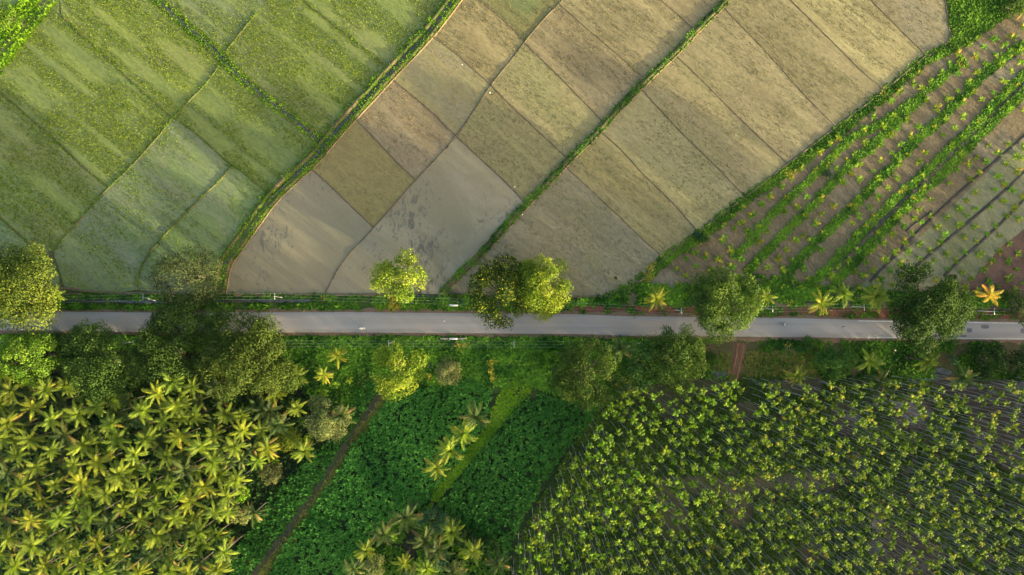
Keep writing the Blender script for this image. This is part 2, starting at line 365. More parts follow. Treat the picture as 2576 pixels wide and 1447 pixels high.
c = mixc(nt, wet, dry, mud); c = mixc(nt, ramp(nt, n3, .2, .8), c, mixc(nt, .6, c, (0, 0, 0, 1))); nt.links.new(c, p.inputs['Base Color'])
p.inputs['Roughness'].default_value = .7; p.inputs['Specular IOR Level'].default_value = .3
sheet('plantation_floor', [(1525, 1000), (1580, 965), (1780, 936), (1870, 938), (2860, 940), (2860, 1800), (1240, 1800), (1270, 1450), (1310, 1330), (1360, 1240), (1420, 1150), (1480, 1050)], .024, m_wet, 'damp weedy floor, wetter to the right, under the areca palms')
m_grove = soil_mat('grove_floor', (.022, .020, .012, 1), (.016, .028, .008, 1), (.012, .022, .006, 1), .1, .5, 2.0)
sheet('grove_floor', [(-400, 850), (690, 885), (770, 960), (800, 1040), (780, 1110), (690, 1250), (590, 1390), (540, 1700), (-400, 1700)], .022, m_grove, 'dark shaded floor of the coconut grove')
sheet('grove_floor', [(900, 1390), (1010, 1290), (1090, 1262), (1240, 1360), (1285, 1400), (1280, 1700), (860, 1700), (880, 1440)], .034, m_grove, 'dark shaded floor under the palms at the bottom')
m_verge = soil_mat('verge_green', (.035, .085, .012, 1), (.055, .11, .016, 1), (.085, .09, .025, 1), .06, .5, 2.5)
sheet('road_verge', [(-400, 730), (560, 735), (1440, 742), (1450, 800), (560, 795), (-400, 790)], .044, m_verge, 'green verge between the road and the paddies')
sheet('road_verge', [(-400, 825), (700, 832), (1780, 842), (1780, 950), (1580, 968), (1500, 1040), (1230, 985), (960, 990), (880, 930), (760, 880), (-400, 870)], .048, m_verge, 'green verge south of the road')
m_verge2 = soil_mat('verge_mixed', (.085, .09, .025, 1), (.15, .10, .06, 1), (.06, .085, .02, 1), .06, .4, 2.5)
sheet('road_verge', [(1770, 842), (2860, 852), (2860, 958), (1760, 952)], .052, m_verge2, 'patchy brown and green verge beside the areca plantation')
m_red = soil_mat('red_embankment', (.24, .085, .045, 1), (.17, .07, .04, 1), (.12, .08, .035, 1), .09, .5, 2.6, 1.57, 2.0)
sheet('red_embankment', [(1425, 768), (1700, 771), (2250, 776), (2860, 786), (2860, 812), (2230, 806), (1880, 800), (1430, 791)], .056, m_red, 'bare red earth embankment along the road')
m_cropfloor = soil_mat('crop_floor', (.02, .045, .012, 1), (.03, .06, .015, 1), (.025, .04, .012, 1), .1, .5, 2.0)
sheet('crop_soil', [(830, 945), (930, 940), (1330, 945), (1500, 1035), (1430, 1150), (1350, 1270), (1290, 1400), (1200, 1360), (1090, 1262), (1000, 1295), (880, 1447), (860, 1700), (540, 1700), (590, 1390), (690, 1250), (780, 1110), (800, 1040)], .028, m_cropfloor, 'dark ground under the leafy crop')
m_path = soil_mat('path_green', (.10, .22, .018, 1), (.14, .27, .022, 1), (.12, .20, .03, 1), .1, .5, 2.5)
sheet('grass_path', [(1285, 960), (1345, 940), (1335, 985), (1250, 1085), (1168, 1183), (1098, 1262), (1080, 1257), (1104, 1224), (1166, 1150), (1228, 1074), (1258, 1000)], .036, m_path, 'bright green grassy path between the leafy crops')
m_track = soil_mat('muddy_track', (.105, .095, .06, 1), (.07, .068, .035, 1), (.08, .095, .03, 1), .15, .6, 2.5, math.radians(58), 5)
m_redtrack = soil_mat('red_track', (.24, .12, .075, 1), (.19, .10, .06, 1), (.12, .10, .04, 1), .1, .6, 3.0, 1.45, 5)
m_paleearth = soil_mat('pale_earth', (.30, .24, .17, 1), (.24, .19, .13, 1), (.34, .29, .22, 1), .2, .7, 3.0)
rg = RS(11)
ridge('farm_track', [(970, 968), (944, 1023), (904, 1068), (864, 1138), (814, 1213), (764, 1283), (719, 1348), (669, 1413), (620, 1480)], 3.2, .12, m_track, rg, 'muddy track between the two leafy crop fields', z0=.03)
ridge('dirt_lane', [(1864, 855), (1860, 890), (1853, 925), (1843, 960)], 3.6, .10, m_redtrack, rg, 'red dirt lane from the road into the areca plantation', z0=.05)
for dx in (-7, 7):
    ridge('wheel_rut', [(1864 + dx, 852), (1860 + dx, 890), (1852 + dx, 925), (1842 + dx, 965)], .8, .16, soil_mat('rut_soil', (.30, .13, .08, 1), (.25, .11, .07, 1), (.2, .1, .06, 1)), rg, 'bare red wheel rut of the dirt lane', z0=.05)
m_olive = soil_mat('olive_ground', (.11, .115, .022, 1), (.085, .095, .02, 1), (.16, .12, .05, 1), .08, .5, 2.5)
sheet('grassy_ground', [(1790, 888), (1930, 880), (2060, 876), (2066, 944), (1960, 950), (1795, 948)], .058, m_olive, 'olive grassy ground either side of the red lane')
sheet('bare_earth', [(1960, 872), (1985, 862), (2010, 872), (2012, 888), (1990, 895), (1968, 890)], .06, m_paleearth, 'pale bare earth patch south of the road')
sheet('bare_earth', [(1130, 770), (1160, 770), (1166, 792), (1124, 792)], .06, m_redtrack, 'brown earth ramp up to the northern parapet')
sheet('bare_earth', [(1124, 833), (1150, 833), (1150, 855), (1128, 855)], .06, m_redtrack, 'brown earth ramp down to the southern parapet')
sheet('bare_earth', [(2200, 850), (2265, 853), (2262, 892), (2215, 892)], .06, m_redtrack, 'brown earth round the tree stump')
# water ditches
m_water, nt, out = new_mat('ditch_water'); p = nd(nt, 'ShaderNodeBsdfPrincipled'); nt.links.new(p.outputs[0], out.inputs[0])
wv = noise(nt, coords(nt), .5, 3); nt.links.new(mixc(nt, wv, (.03, .032, .028, 1), (.07, .075, .07, 1)), p.inputs['Base Color'])
p.inputs['Roughness'].default_value = .12; p.inputs['Specular IOR Level'].default_value = .6
def ditch(line, width, label, z=.06):
    return ridge('ditch_water', line, width, .01, m_water, rg, label, z0=z, flat=True, step=.8, jit=.12)
A_LINE = [(1158, -25), (1140, 0), (1107, 45), (1065, 95), (993, 170), (933, 235), (873, 300), (823, 355), (793, 395), (743, 440), (683, 495), (623, 580), (580, 640), (562, 668), (552, 735)]
B_LINE = [(372, -25), (392, -5), (430, 30), (480, 75), (540, 125), (600, 190), (680, 255), (740, 300), (797, 350), (808, 362)]
C_LINE = [(1850, -30), (1817, 12), (1762, 65), (1702, 130), (1632, 195), (1562, 265), (1502, 335), (1442, 390), (1382, 455), (1312, 525), (1244, 600), (1194, 655), (1155, 690), (1112, 738)]
ditch(A_LINE[:10], 1.3, 'dark water ditch between green banks beside the brown paddies', .30)
ditch(B_LINE, 1.2, 'dark narrow water ditch through the green paddies', .30)
ditch([(1188, 660), (1158, 690), (1130, 715), (1108, 738), (1100, 752)], 1.2, 'grey stream running to the road culvert', .34)
ditch([(1000, 749), (1050, 747), (1100, 751), (1150, 755)], 2.0, 'grey ditch water behind the northern parapet', .30)
ditch([(160, 756), (260, 758), (380, 760), (560, 757), (700, 757), (780, 756)], 1.0, 'dark roadside ditch below the green paddies', .30)
ditch([(1139, 858), (1140, 880), (1130, 905), (1112, 917), (1060, 924), (1010, 930)], 1.5, 'small stream flowing south from the culvert', .30)
sheet('pond_water', [(1775, 936), (1800, 930), (1828, 934), (1830, 948), (1800, 952), (1778, 948)], .07, m_water, 'small grey pool at the edge of the areca plantation')
sheet('pond_water', [(2280, 952), (2330, 935), (2370, 925), (2400, 938), (2360, 958)], .07, m_water, 'grey puddle beside the right coconut palms')

# ------------------------------------------------------------------ paddies
def band(c, k): return tuple(min(1, x * k) for x in c[:3]) + (1,)
ANG = math.radians(-39)
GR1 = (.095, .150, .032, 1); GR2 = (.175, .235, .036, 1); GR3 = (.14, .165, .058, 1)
GG1 = (.098, .150, .072, 1); GG2 = (.12, .20, .05, 1); GG3 = (.15, .178, .115, 1)
BR1 = (.150, .126, .066, 1); BR2 = (.255, .222, .120, 1); BR3 = (.150, .138, .060, 1)
GY1 = (.175, .158, .108, 1); GY2 = (.195, .175, .115, 1); GY3 = (.19, .175, .122, 1)
OL1 = (.165, .142, .058, 1); OL2 = (.19, .17, .068, 1); OL3 = (.20, .195, .090, 1)
DK = (.100, .092, .068, 1)
L1 = [(155, 40), (200, 85), (240, 120), (280, 155), (320, 197), (370, 240), (432, 297)]
L2 = [(644, 35), (568, 130)]; L2b = [(552, 165), (520, 210), (470, 260), (435, 297), (390, 355), (320, 430), (270, 475), (200, 552), (137, 628)]
L3 = [(-30, 207), (0, 232), (50, 275), (100, 320), (155, 367), (210, 422), (272, 472)]
L4 = [(-30, 522), (0, 547), (30, 575), (80, 617), (105, 640)]
L5 = [(436, 297), (480, 325), (520, 360), (580, 415), (615, 435), (644, 463), (676, 489)]
L6 = [(580, 418), (555, 455), (510, 492), (465, 540), (420, 585), (380, 632), (357, 665), (350, 695), (352, 728)]
LM = [(755, -10), (764, 5), (809, 40), (859, 77), (909, 117), (964, 160)]
N1 = [(1079, 88), (1124, 117), (1169, 155), (1234, 213)]
N2 = [(981, 195), (1024, 230), (1084, 280), (1149, 345)]
N3 = [(891, 296), (944, 350), (1004, 415), (1046, 453)]
N4 = [(779, 422), (829, 465), (884, 520), (941, 573)]
K = [(1420, -12), (1408, 10), (1373, 42), (1318, 107), (1288, 150), (1234, 214), (1149, 346), (1046, 453), (941, 573), (859, 660), (818, 738)]
N0 = [(1190, -10), (1244, 32), (1288, 70), (1318, 104)]
N1b = [(1236, 215), (1288, 270), (1343, 320), (1423, 396)]
N0b = [(1321, 110), (1388, 175), (1448, 235), (1513, 303)]
Nm1 = [(1408, 12), (1473, 70), (1538, 125), (1617, 195)]
Nm2 = [(1648, -10), (1703, 35), (1745, 74)]
N2b = [(1151, 347), (1209, 400), (1288, 474), (1320, 512)]
R0 = [(1977, -10), (2047, 60), (2117, 130), (2167, 180), (2221, 227)]
Rm1 = [(2179, -10), (2247, 60), (2327, 138)]
R1 = [(1820, 20), (1863, 65), (1932, 135), (1992, 205), (2052, 270), (2100, 318)]
R2 = [(1703, 143), (1763, 200), (1818, 257), (1878, 315), (1932, 367), (1979, 411)]
R3 = [(1615, 228), (1668, 285), (1728, 350), (1788, 405), (1872, 494)]
R4 = [(1513, 333), (1568, 382), (1618, 440), (1683, 500), (1755, 582)]
R5 = [(1426, 422), (1498, 490), (1548, 535), (1598, 585), (1668, 648)]
TR = [(2374, -12), (2381, 30), (2384, 62), (2390, 90), (2384, 108), (2330, 145)]
rv = lambda l: list(reversed(l))
A_ = lambda a, b: A_LINE[a:b]
PLOTS = [
 ('g', [(-40, 205)] + L3[1:] + [(200, 552), (137, 628), (105, 640)] + rv(L4) + [(-40, 515)], GR1, GR2, GR3, 'large green rice paddy at the left edge', 1.0),
 ('g', [(-40, 515)] + L4 + [(150, 690), (150, 735), (-40, 735)], GG1, GG2, GG3, 'pale corner paddy by the tree at the left edge', .35),
 ('g', [(-40, 205), (0, 175), (40, 130), (97, 55), (150, -10), (150, 30)] + L1 + [(390, 355), (320, 430)] + rv(L3), GR1, GR2, GR1, 'bright green paddy beside the grassy track', 1.2),
 ('g', [(150, -12)] + L1 + [(470, 260), (520, 210), (552, 165), (556, 140)] + rv(B_LINE[1:5]) + [(385, -12)], GR1, GR2, GR3, 'green paddy left of the diagonal ditch', 1.1),
 ('g', [(385, -12)] + B_LINE[1:6] + [(575, 130), (644, 35), (690, -12)], GG1, GR2, GR3, 'small green paddy at the top', .9),
 ('g', [(690, -12), (644, 35), (572, 135)] + B_LINE[5:] + A_(4, 8)[::-1] + [(964, 160)] + rv(LM), GR1, GR2, GR3, 'wide green paddy between the two ditches', 1.1),
 ('g', LM + [(993, 170), (1065, 95), (1107, 45), (1125, -12)], GR1, GR2, GR3, 'green paddy in the corner beside the main bank', 1.0),
 ('g', [(552, 165), (600, 190), (680, 255), (740, 300), (797, 350), (793, 395), (743, 440), (676, 489)] + rv(L5) + [(470, 260), (520, 210)], GR1, band(GR2, .9), GR1, 'dark green paddy in the bend of the ditch', 1.1),
 ('g', L5[:4] + L6 + [(302, 736), (224, 732), (162, 720), (137, 640), (137, 628), (200, 552), (270, 475), (320, 430), (390, 355)], GG1, GG2, GG3, 'blue green flooded paddy above the road', .55),
 ('g', [(580, 418), (615, 435), (644, 463), (676, 489), (683, 495), (623, 580), (580, 640), (562, 668), (552, 738), (391, 736), (352, 730)] + rv(L6)[1:], GG1, GG2, GG3, 'pale blue green paddy behind the feathery tree', .45),
 ('b', [(1148, -12), (1107, 45), (1079, 88)] + N1[1:] + [(1288, 150), (1318, 104)] + rv(N0), BR2, BR2, BR1, 'tan paddy at the top beside the main bank', .6),
 ('b', N0 + [(1373, 42), (1408, 10), (1420, -12)], (.13, .125, .045, 1), (.17, .16, .05, 1), (.09, .14, .045, 1), 'dark olive paddy at the top with a green corner', .7),
 ('b', N1 + [(1149, 345)] + rv(N2)[1:] + [(993, 170), (1065, 95)], GY1, OL2, OL3, 'smooth grey paddy with an olive corner', .15),
 ('b', N2 + [(1046, 453)] + rv(N3)[1:] + [(933, 235)], BR1, (.17, .125, .075, 1), (.20, .175, .115, 1), 'brown streaked paddy with patches of green', .5),
 ('b', N3 + [(941, 573)] + rv(N4)[1:] + [(823, 355), (873, 300)], OL1, OL2, OL1, 'smooth olive brown flooded paddy', .12),
 ('m', N4 + [(859, 660), (818, 738), (552, 740), (562, 668), (580, 640), (623, 580), (683, 495), (743, 440)], GY1, GY2, GY3, 'grey mud paddy with dark smudges above the road', .05),
 ('b', [(1648, -12)] + Nm2 + C_LINE[2:0:-1] + [(1840, -12)], BR1, BR2, BR1, 'small brown paddy at the top beside the grassy bund', .5),
 ('b', [(1420, -12), (1408, 12)] + Nm1[1:] + [(1632, 195), (1702, 130), (1745, 74)] + rv(Nm2), BR1, band(BR2, 1.15), BR2, 'golden brown paddy at the top centre', .7),
 ('b', [(1318, 107), (1373, 42), (1408, 12)] + Nm1 + [(1562, 265), (1513, 303)] + rv(N0b), BR1, band(BR2, 1.05), BR1, 'golden paddy with dark rows left of the grassy bund', .7),
 ('b', [(1234, 214), (1288, 150), (1318, 107)] + N0b + [(1442, 390), (1423, 396)] + rv(N1b), BR3, BR2, OL3, 'yellowish paddy with dashed rows of stubble', .6),
 ('b', [(1149, 346)] + N1b + [(1382, 455), (1320, 512)] + rv(N2b), BR3, OL3, BR1, 'olive brown paddy above the grey pond plot', .45),
 ('m', [(1149, 346)] + N2b + [(1244, 600), (1194, 655), (1155, 690), (1112, 740), (818, 740), (859, 660), (941, 573), (1046, 453)], GY1, GY2, (.25, .23, .17, 1), 'big smooth grey flooded paddy above the road', .05),
 ('b', Rm1 + [(2384, 108), (2390, 90), (2384, 62), (2381, 30), (2374, -12)], BR1, BR2, GY2, 'greyish brown paddy in the top right corner', .4),
 ('b', [(1977, -12)] + R0 + [(2327, 138)] + rv(Rm1), BR1, (.34, .31, .17, 1), BR2, 'pale straw paddy with fine rows', .6),
 ('b', [(1840, -12), (1820, 20)] + R1 + [(2221, 227)] + rv(R0), BR3, BR2, BR1, 'long brown paddy ending at the plantation hedge', .6),
 ('b', [(1762, 65), (1820, 20)] + R1 + [(1979, 411)] + rv(R2), BR3, BR2, BR1, 'long brown paddy with streaky rows right of the bund', .6),
 ('b', R2 + [(1872, 494)] + rv(R3) + [(1632, 195)], BR3, BR2, OL3, 'brown paddy with grey watery corner beside the bund', .55),
 ('b', R3 + [(1755, 582)] + rv(R4) + [(1562, 265)], BR3, (.27, .245, .12, 1), BR2, 'yellow brown paddy with dark dashed rows', .6),
 ('b', R4 + [(1668, 648)] + rv(R5) + [(1502, 335)], BR1, (.24, .22, .12, 1), BR3, 'mottled brown paddy between two thin bunds', .45),
 ('b', R5 + [(1610, 705), (1575, 742), (1440, 744), (1150, 740), (1112, 738), (1155, 690), (1194, 655), (1244, 600), (1312, 525), (1382, 455)], BR1, GY2, BR3, 'brown paddy above the two roadside trees', .4),
]
rice_beds = []

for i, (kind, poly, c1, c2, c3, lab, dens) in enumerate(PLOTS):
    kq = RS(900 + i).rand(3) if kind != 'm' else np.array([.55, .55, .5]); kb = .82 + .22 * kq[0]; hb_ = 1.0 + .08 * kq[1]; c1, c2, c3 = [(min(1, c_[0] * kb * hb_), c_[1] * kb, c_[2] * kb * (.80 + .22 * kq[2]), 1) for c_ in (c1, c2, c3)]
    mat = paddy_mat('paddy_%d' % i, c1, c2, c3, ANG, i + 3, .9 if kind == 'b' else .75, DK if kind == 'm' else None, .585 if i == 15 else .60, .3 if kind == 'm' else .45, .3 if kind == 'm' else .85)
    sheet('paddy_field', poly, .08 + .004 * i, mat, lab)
    rice_beds.append((kind, WP(poly), dens))

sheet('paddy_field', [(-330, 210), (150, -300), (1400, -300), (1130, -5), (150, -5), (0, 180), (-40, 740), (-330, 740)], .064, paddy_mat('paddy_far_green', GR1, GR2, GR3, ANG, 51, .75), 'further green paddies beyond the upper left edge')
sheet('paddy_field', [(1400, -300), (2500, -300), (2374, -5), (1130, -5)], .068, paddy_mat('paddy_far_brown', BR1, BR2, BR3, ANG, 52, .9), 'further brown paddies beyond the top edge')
# young rice standing in the plots: tufts too many to count
def rice(kindset, name, mat, label, base, hgt, seed):
    rng = RS(seed); mb = MB()
    for kind, poly, dens in rice_beds:
        if kind not in kindset: continue
        P = scatter(poly, base * dens, rng)
        if not len(P): continue
        ca, sa = math.cos(ANG), math.sin(ANG)
        u = P[:, 0] * ca + P[:, 1] * sa; v = -P[:, 0] * sa + P[:, 1] * ca
        keep = vnoise(u * .09, v, 2.2, 1) * .6 + vnoise(u, v, 9, 2) * .4
        P = P[keep > .30 + .25 * rng.rand(len(P))]
        n = len(P); k = 3
        Q = np.repeat(P, k, 0) + rng.normal(size=(n * k, 2)) * .07; az = rng.rand(n * k) * 6.283
        Z = np.column_stack([Q, np.full(n * k, .1)])
        V, F, T = blades(Z, az, .75 + .5 * rng.rand(n * k), hgt * (.6 + .7 * rng.rand(n * k)), .10, .9, np.repeat(rng.rand(n), k))
        mb.add(V, F, T)
    return tag(link(name, mb.mesh(name, mat)), label, None, None, 'stuff')
rice('g', 'rice_crop', M['rice'], 'young green rice standing in the flooded paddies', 5.0, .50, 21)
rice('b', 'rice_stubble', M['stubble'], 'thin straw coloured rice in the brown paddies', 3.0, .50, 22)

# ------------------------------------------------------------------ bunds
m_bund = soil_mat('bund_soil', (.19, .15, .10, 1), (.15, .12, .08, 1), (.12, .11, .055, 1), .1, .6, 3.0)
m_gbund = soil_mat('bund_green', (.10, .12, .03, 1), (.15, .13, .06, 1), (.07, .11, .02, 1), .1, .6, 3.0)
m_bank = soil_mat('bank_green', (.05, .09, .015, 1), (.09, .10, .03, 1), (.16, .12, .07, 1), .12, .6, 3.0)
for ln in (L1, L2, L2b, L3, L4, L5, L6, LM):
    ridge('paddy_bund', ln, .72, .40, m_gbund, rg, 'thin grassy bund between green paddies', 'thin bunds between green paddies')
for ln in (N0, N1, N2, N3, N4, K, N1b, N0b, Nm1, Nm2, N2b, R0, Rm1, R1, R2, R3, R4, R5, TR):
    ridge('paddy_bund', ln, .56, .36, m_bund, rg, 'thin earth bund between brown paddies', 'thin bunds between brown paddies')
def offset(line, d):
    P = np.array(line, float); t = np.gradient(P, axis=0); t /= np.linalg.norm(t, axis=1)[:, None]
    return [tuple(q) for q in P + np.stack([-t[:, 1], t[:, 0]], 1) * d]
for ln, d, w, hh in ((A_LINE, -10, 1.7, .75), (A_LINE, 11, 1.9, .85), (B_LINE, -8, 1.1, .6), (B_LINE, 8, 1.1, .6), (C_LINE, 0, 1.9, .8)):
    ridge('grassy_bank', offset(ln, d) if d else ln, w, hh, m_bank, rg, 'grassy earth bank along a paddy ditch', 'grassy paddy banks', z0=.05)
for ln, d, s in ((A_LINE, -18, 31), (C_LINE, -8, 32), (C_LINE, 8, 33)):
    ridge('earth_lip', offset(ln, d), .7, .42, soil_mat('lip_soil', (.30, .21, .13, 1), (.24, .17, .10, 1), (.17, .13, .08, 1)), rg, 'bare tan lip of the grassy bank', 'bare lips of the paddy banks')
ridge('paddy_edge', [(-40, 734), (162, 722), (224, 734), (302, 738), (391, 738), (560, 741), (818, 742), (1060, 740)], .9, .45, m_bund, rg, 'earth edge of the paddies along the road verge', None)
ridge('paddy_edge', [(1112, 742), (1135, 735), (1150, 740), (1300, 746), (1440, 746), (1560, 746), (1600, 718), (1668, 650), (1755, 584), (1872, 497), (1979, 414), (2100, 321), (2221, 230), (2327, 141)], .9, .45, m_bund, rg, 'earth edge of the brown paddies along the hedge', None)

# grass and weeds: ground cover nobody could count
def ground_cover(name, label, mat, P, L, Wd, k, seed, z=.05, el=(.3, 1.2), droop=.9, oldf=0.0, tnoise=6.0):
    rng = RS(seed); n = len(P)
    Q = np.repeat(P, k, 0) + rng.normal(size=(n * k, 2)) * L * .22; az = rng.rand(n * k) * 6.283
    sc = np.repeat(.6 + .8 * rng.rand(n), k)
    t = np.clip(np.repeat(vnoise(P[:, 0], P[:, 1], tnoise, 3) * .9 + .45 * (rng.rand(n) - .5), k) + .25 * (rng.rand(n * k) - .5), 0, .9)
    if oldf: t = np.where(np.repeat((vnoise(P[:, 0], P[:, 1], 5, 0) > 1 - oldf), k) & (rng.rand(n * k) < .8), 1.0, t)
    V, F, T = blades(np.column_stack([Q, np.full(n * k, z)]), az, el[0] + (el[1] - el[0]) * rng.rand(n * k), L * sc, Wd * sc, droop, t)
    mb = MB(); mb.add(V, F, T)
    return tag(link(name, mb.mesh(name, mat)), label, None, None, 'stuff')
rng = RS(77)
bankP = np.concatenate([around(WP(offset(A_LINE, -10)), 1.5, 9, rng), around(WP(offset(A_LINE, 11)), 1.8, 9, rng), around(WP(offset(B_LINE, -8)), 1.0, 8, rng), around(WP(offset(B_LINE, 8)), 1.0, 8, rng)])
ground_cover('bank_grass', 'bright grass on the banks among the green paddies', M['grass'], bankP, .6, .20, 3, 41, .45, tnoise=3)
ground_cover('bund_grass', 'dark green grass growing along the bund through the brown paddies', M['weed'], around(WP(C_LINE), 1.9, 8, rng), .7, .25, 3, 42, .45, tnoise=3)
thinP = np.concatenate([around(WP(l), .8, 4, rng) for l in (L1, L2, L2b, L3, L4, L5, L6, LM)])
ground_cover('thin_grass', 'short grass along the thin bunds of the green paddies', M['grass'], thinP, .4, .14, 3, 43, .3)
P = np.concatenate([scatter(WP([(-60, 175), (-60, 90), (110, -40), (165, -25), (97, 60), (40, 137), (0, 183), (-60, 230)]), 4.5, rng)])
P = P[(np.abs((P[:, 0] - W(0, 125)[0]) * .735 - (P[:, 1] - W(0, 125)[1]) * .678) > .55) & (np.abs((P[:, 0] - W(0, 146)[0]) * .735 - (P[:, 1] - W(0, 146)[1]) * .678) > .55)]
ground_cover('track_grass', 'bright yellow green grass beside the track in the top left corner', M['grass'], P, 1.0, .35, 4, 44)
for yy in (125, 146):
    ridge('wheel_rut', [(-40, yy + 43), (0, yy), (60, yy - 66), (130, yy - 143)], .9, .08, m_bund, rg, 'brown wheel rut of the grassy track', z0=.02)
P = scatter(WP([(2382, -30), (2388, 60), (2394, 90), (2388, 108), (2440, 80), (2540, 20), (2560, -30)]), 4.0, rng)
ground_cover('corner_grass', 'long green grass in the top right corner', M['rowweed'], P, .9, .3, 4, 45)
P = scatter(WP([(-60, 742), (560, 742), (1440, 748), (1440, 781), (880, 775), (430, 777), (-60, 773)]), 3.8, rng)
P = P[vnoise(P[:, 0], P[:, 1], 3.0, 1) > .22]
yy = np.interp(P[:, 0], *WP([(150, 757), (400, 760), (780, 757)]).T); P = P[(np.abs(P[:, 1] - yy) > 1.0) | (P[:, 0] > W(800, 0)[0])]
ground_cover('roadside_weeds', 'lush green weeds between the road and the paddies', M['weed'], P, 1.05, .42, 6, 46, oldf=.06, tnoise=3)
ep = np.concatenate([around(WP([(x_, y_ - 11) for x_, y_ in RN_]), 1.6, 2.2, rng) for RN_ in ([(-60, 784), (428, 787), (880, 785.5), (1446, 791)],)] + [around(WP([(x_, y_ + 11) for x_, y_ in [(-60, 830), (245, 834), (880, 836), (1446, 840), (2012, 848), (2620, 856)]]), 1.8, 2.0, rng)])
ground_cover('edge_tufts', 'grass tufts creeping over the road shoulders', M['weed'], ep[vnoise(ep[:, 0], ep[:, 1], 3, 1) > .45], .6, .2, 4, 59, oldf=.15)
P = scatter(WP([(-60, 844), (560, 849), (1500, 852), (1770, 858), (1770, 948), (1590, 966), (1500, 1030), (1320, 965), (1220, 985), (1100, 985), (950, 975), (905, 1000), (860, 1060), (810, 1090), (800, 1030), (765, 960), (700, 885), (-60, 872)]), 3.2, rng)
P = P[vnoise(P[:, 0], P[:, 1], 3.0, 2) > .16]
ground_cover('roadside_weeds', 'lush green weeds and creepers south of the road', M['weed'], P, 1.1, .44, 6, 47, oldf=.08, tnoise=3.5)
P = scatter(WP([(1770, 856), (2620, 864), (2620, 956), (1770, 950)]), 2.6, rng)
P = P[~inside(P, WP([(1790, 885), (2065, 875), (2065, 950), (1790, 950)])) | (RS(3).rand(len(P)) < .12)]
P = P[(vnoise(P[:, 0], P[:, 1], 7.0, 2) > .42) & (np.abs(P[:, 0] - W(1855, 0)[0]) > 2.6)]
ground_cover('verge_weeds', 'patchy weeds on the verge beside the areca plantation', M['weed'], P, 1.1, .45, 4, 48, oldf=.06)
P = scatter(WP([(1800, 890), (2060, 880), (2060, 948), (1870, 950), (1800, 930)]), 4.0, rng); P = P[np.abs(P[:, 0] - W(1855, 0)[0]) > 2.4]
ground_cover('olive_grass', 'olive grass patch either side of the red lane', M['dry'], P, .7, .2, 4, 49)
P = scatter(WP([(1430, 750), (1560, 748), (1620, 715), (2620, 745), (2620, 776), (1440, 768)]), 3.0, rng); P = P[vnoise(P[:, 0], P[:, 1], 4.0, 3) > .3]
ground_cover('embankment_weeds', 'green weeds above the red embankment', M['weed'], P, 1.1, .45, 4, 50, oldf=.04)
P = scatter(WP([(1430, 770), (2620, 780), (2620, 806), (1440, 788)]), 2.2, rng); P = P[vnoise(P[:, 0], P[:, 1], 2.6, 0) > .58]
ground_cover('embankment_tufts', 'small green tufts on the bare red embankment', M['weed'], P, .9, .35, 4, 51)
Z = lambda pts: [(1509 + .5649 * a, .5649 * b) for a, b in pts]
HEDGE = Z([(1900, -30), (1840, 20), (1640, 165), (1445, 265), (1255, 425), (1045, 595), (855, 745), (645, 885), (445, 1045), (285, 1155), (155, 1265), (40, 1325)])
STRIPS = [(Z([(1620, 265), (1500, 370), (1400, 450), (1240, 560), (1100, 625), (1000, 740), (880, 850), (780, 940), (690, 1050), (590, 1150)]), 3.0),
          (Z([(1440, 430), (1330, 540), (1200, 660), (1100, 745), (960, 900), (800, 1060), (650, 1215)]), 3.2),
          (Z([(1888, 195), (1750, 295), (1640, 400), (1500, 550), (1380, 650), (1250, 790), (1130, 920), (1000, 1040), (880, 1170), (770, 1290)]), 3.6),
          (Z([(1900, 320), (1790, 430), (1680, 545), (1550, 670), (1430, 785), (1310, 890), (1200, 1000), (1100, 1110), (980, 1230), (910, 1290)]), 3.4),
          (Z([(1900, 395), (1820, 480), (1710, 585), (1590, 710), (1480, 820), (1360, 925), (1250, 1040), (1150, 1150), (1040, 1260)]), 3.6)]
ground_cover('hedge_weeds', 'tall weeds in the strip between the brown paddies and the young palms', M['rowweed'], np.concatenate([around(WP(HEDGE), 3.4, 5.0, rng, 0.3)]), .8, .32, 5, 52, oldf=.14, tnoise=4)
SP = np.concatenate([around(WP(l), w * .76, 6.0, rng) for l, w in STRIPS]); SP = SP[vnoise(SP[:, 0], SP[:, 1], 3.2, 1) > .06]
ground_cover('row_weeds', 'green weed strips between the rows of young palms', M['rowweed'], SP, .66, .26, 6, 53, oldf=.05, tnoise=4)
P = scatter(WP([(1500, 744), (1880, 690), (2060, 715), (2200, 725), (2200, 750), (1500, 756)]), 2.2, rng); P = P[vnoise(P[:, 0], P[:, 1], 5, 2) > .4]
ground_cover('field_weeds', 'loose weeds at the road end of the young palm field', M['weed'], P, 1.0, .4, 4, 54)
m_furrow = soil_mat('furrow_mud', (.055, .05, .04, 1), (.075, .065, .05, 1), (.09, .085, .075, 1))
for ln, w in ((Z([(1900, 600), (1560, 890), (1350, 1100), (1200, 1255)]), .9), (Z([(1900, 762), (1620, 1010), (1370, 1215)]), .9), (Z([(1900, 880), (1750, 1030), (1560, 1200), (1530, 1230)]), .9),
              (Z([(1888, 225), (1640, 405), (1500, 550), (1380, 655), (1250, 795), (1130, 925), (1000, 1045), (790, 1290)]), .8), (Z([(1900, 360), (1680, 565), (1450, 795), (1220, 1020), (1000, 1240)]), .9), (Z([(1360, 1030), (1480, 940)]), .6)):
    ridge('furrow', ln, w, .03, m_furrow, rg, 'dark muddy furrow between rows of young palms', 'furrows of the young palm field', z0=.11, flat=True)
P = scatter(WP([(1600, 950), (1780, 945), (2620, 945), (2620, 1470), (1280, 1470), (1310, 1340), (1420, 1150), (1520, 1000)]), 2.0, rng)
P = P[vnoise(P[:, 0], P[:, 1], 11, 1) - .18 * (P[:, 0] > W(2250, 0)[0]) > .24]
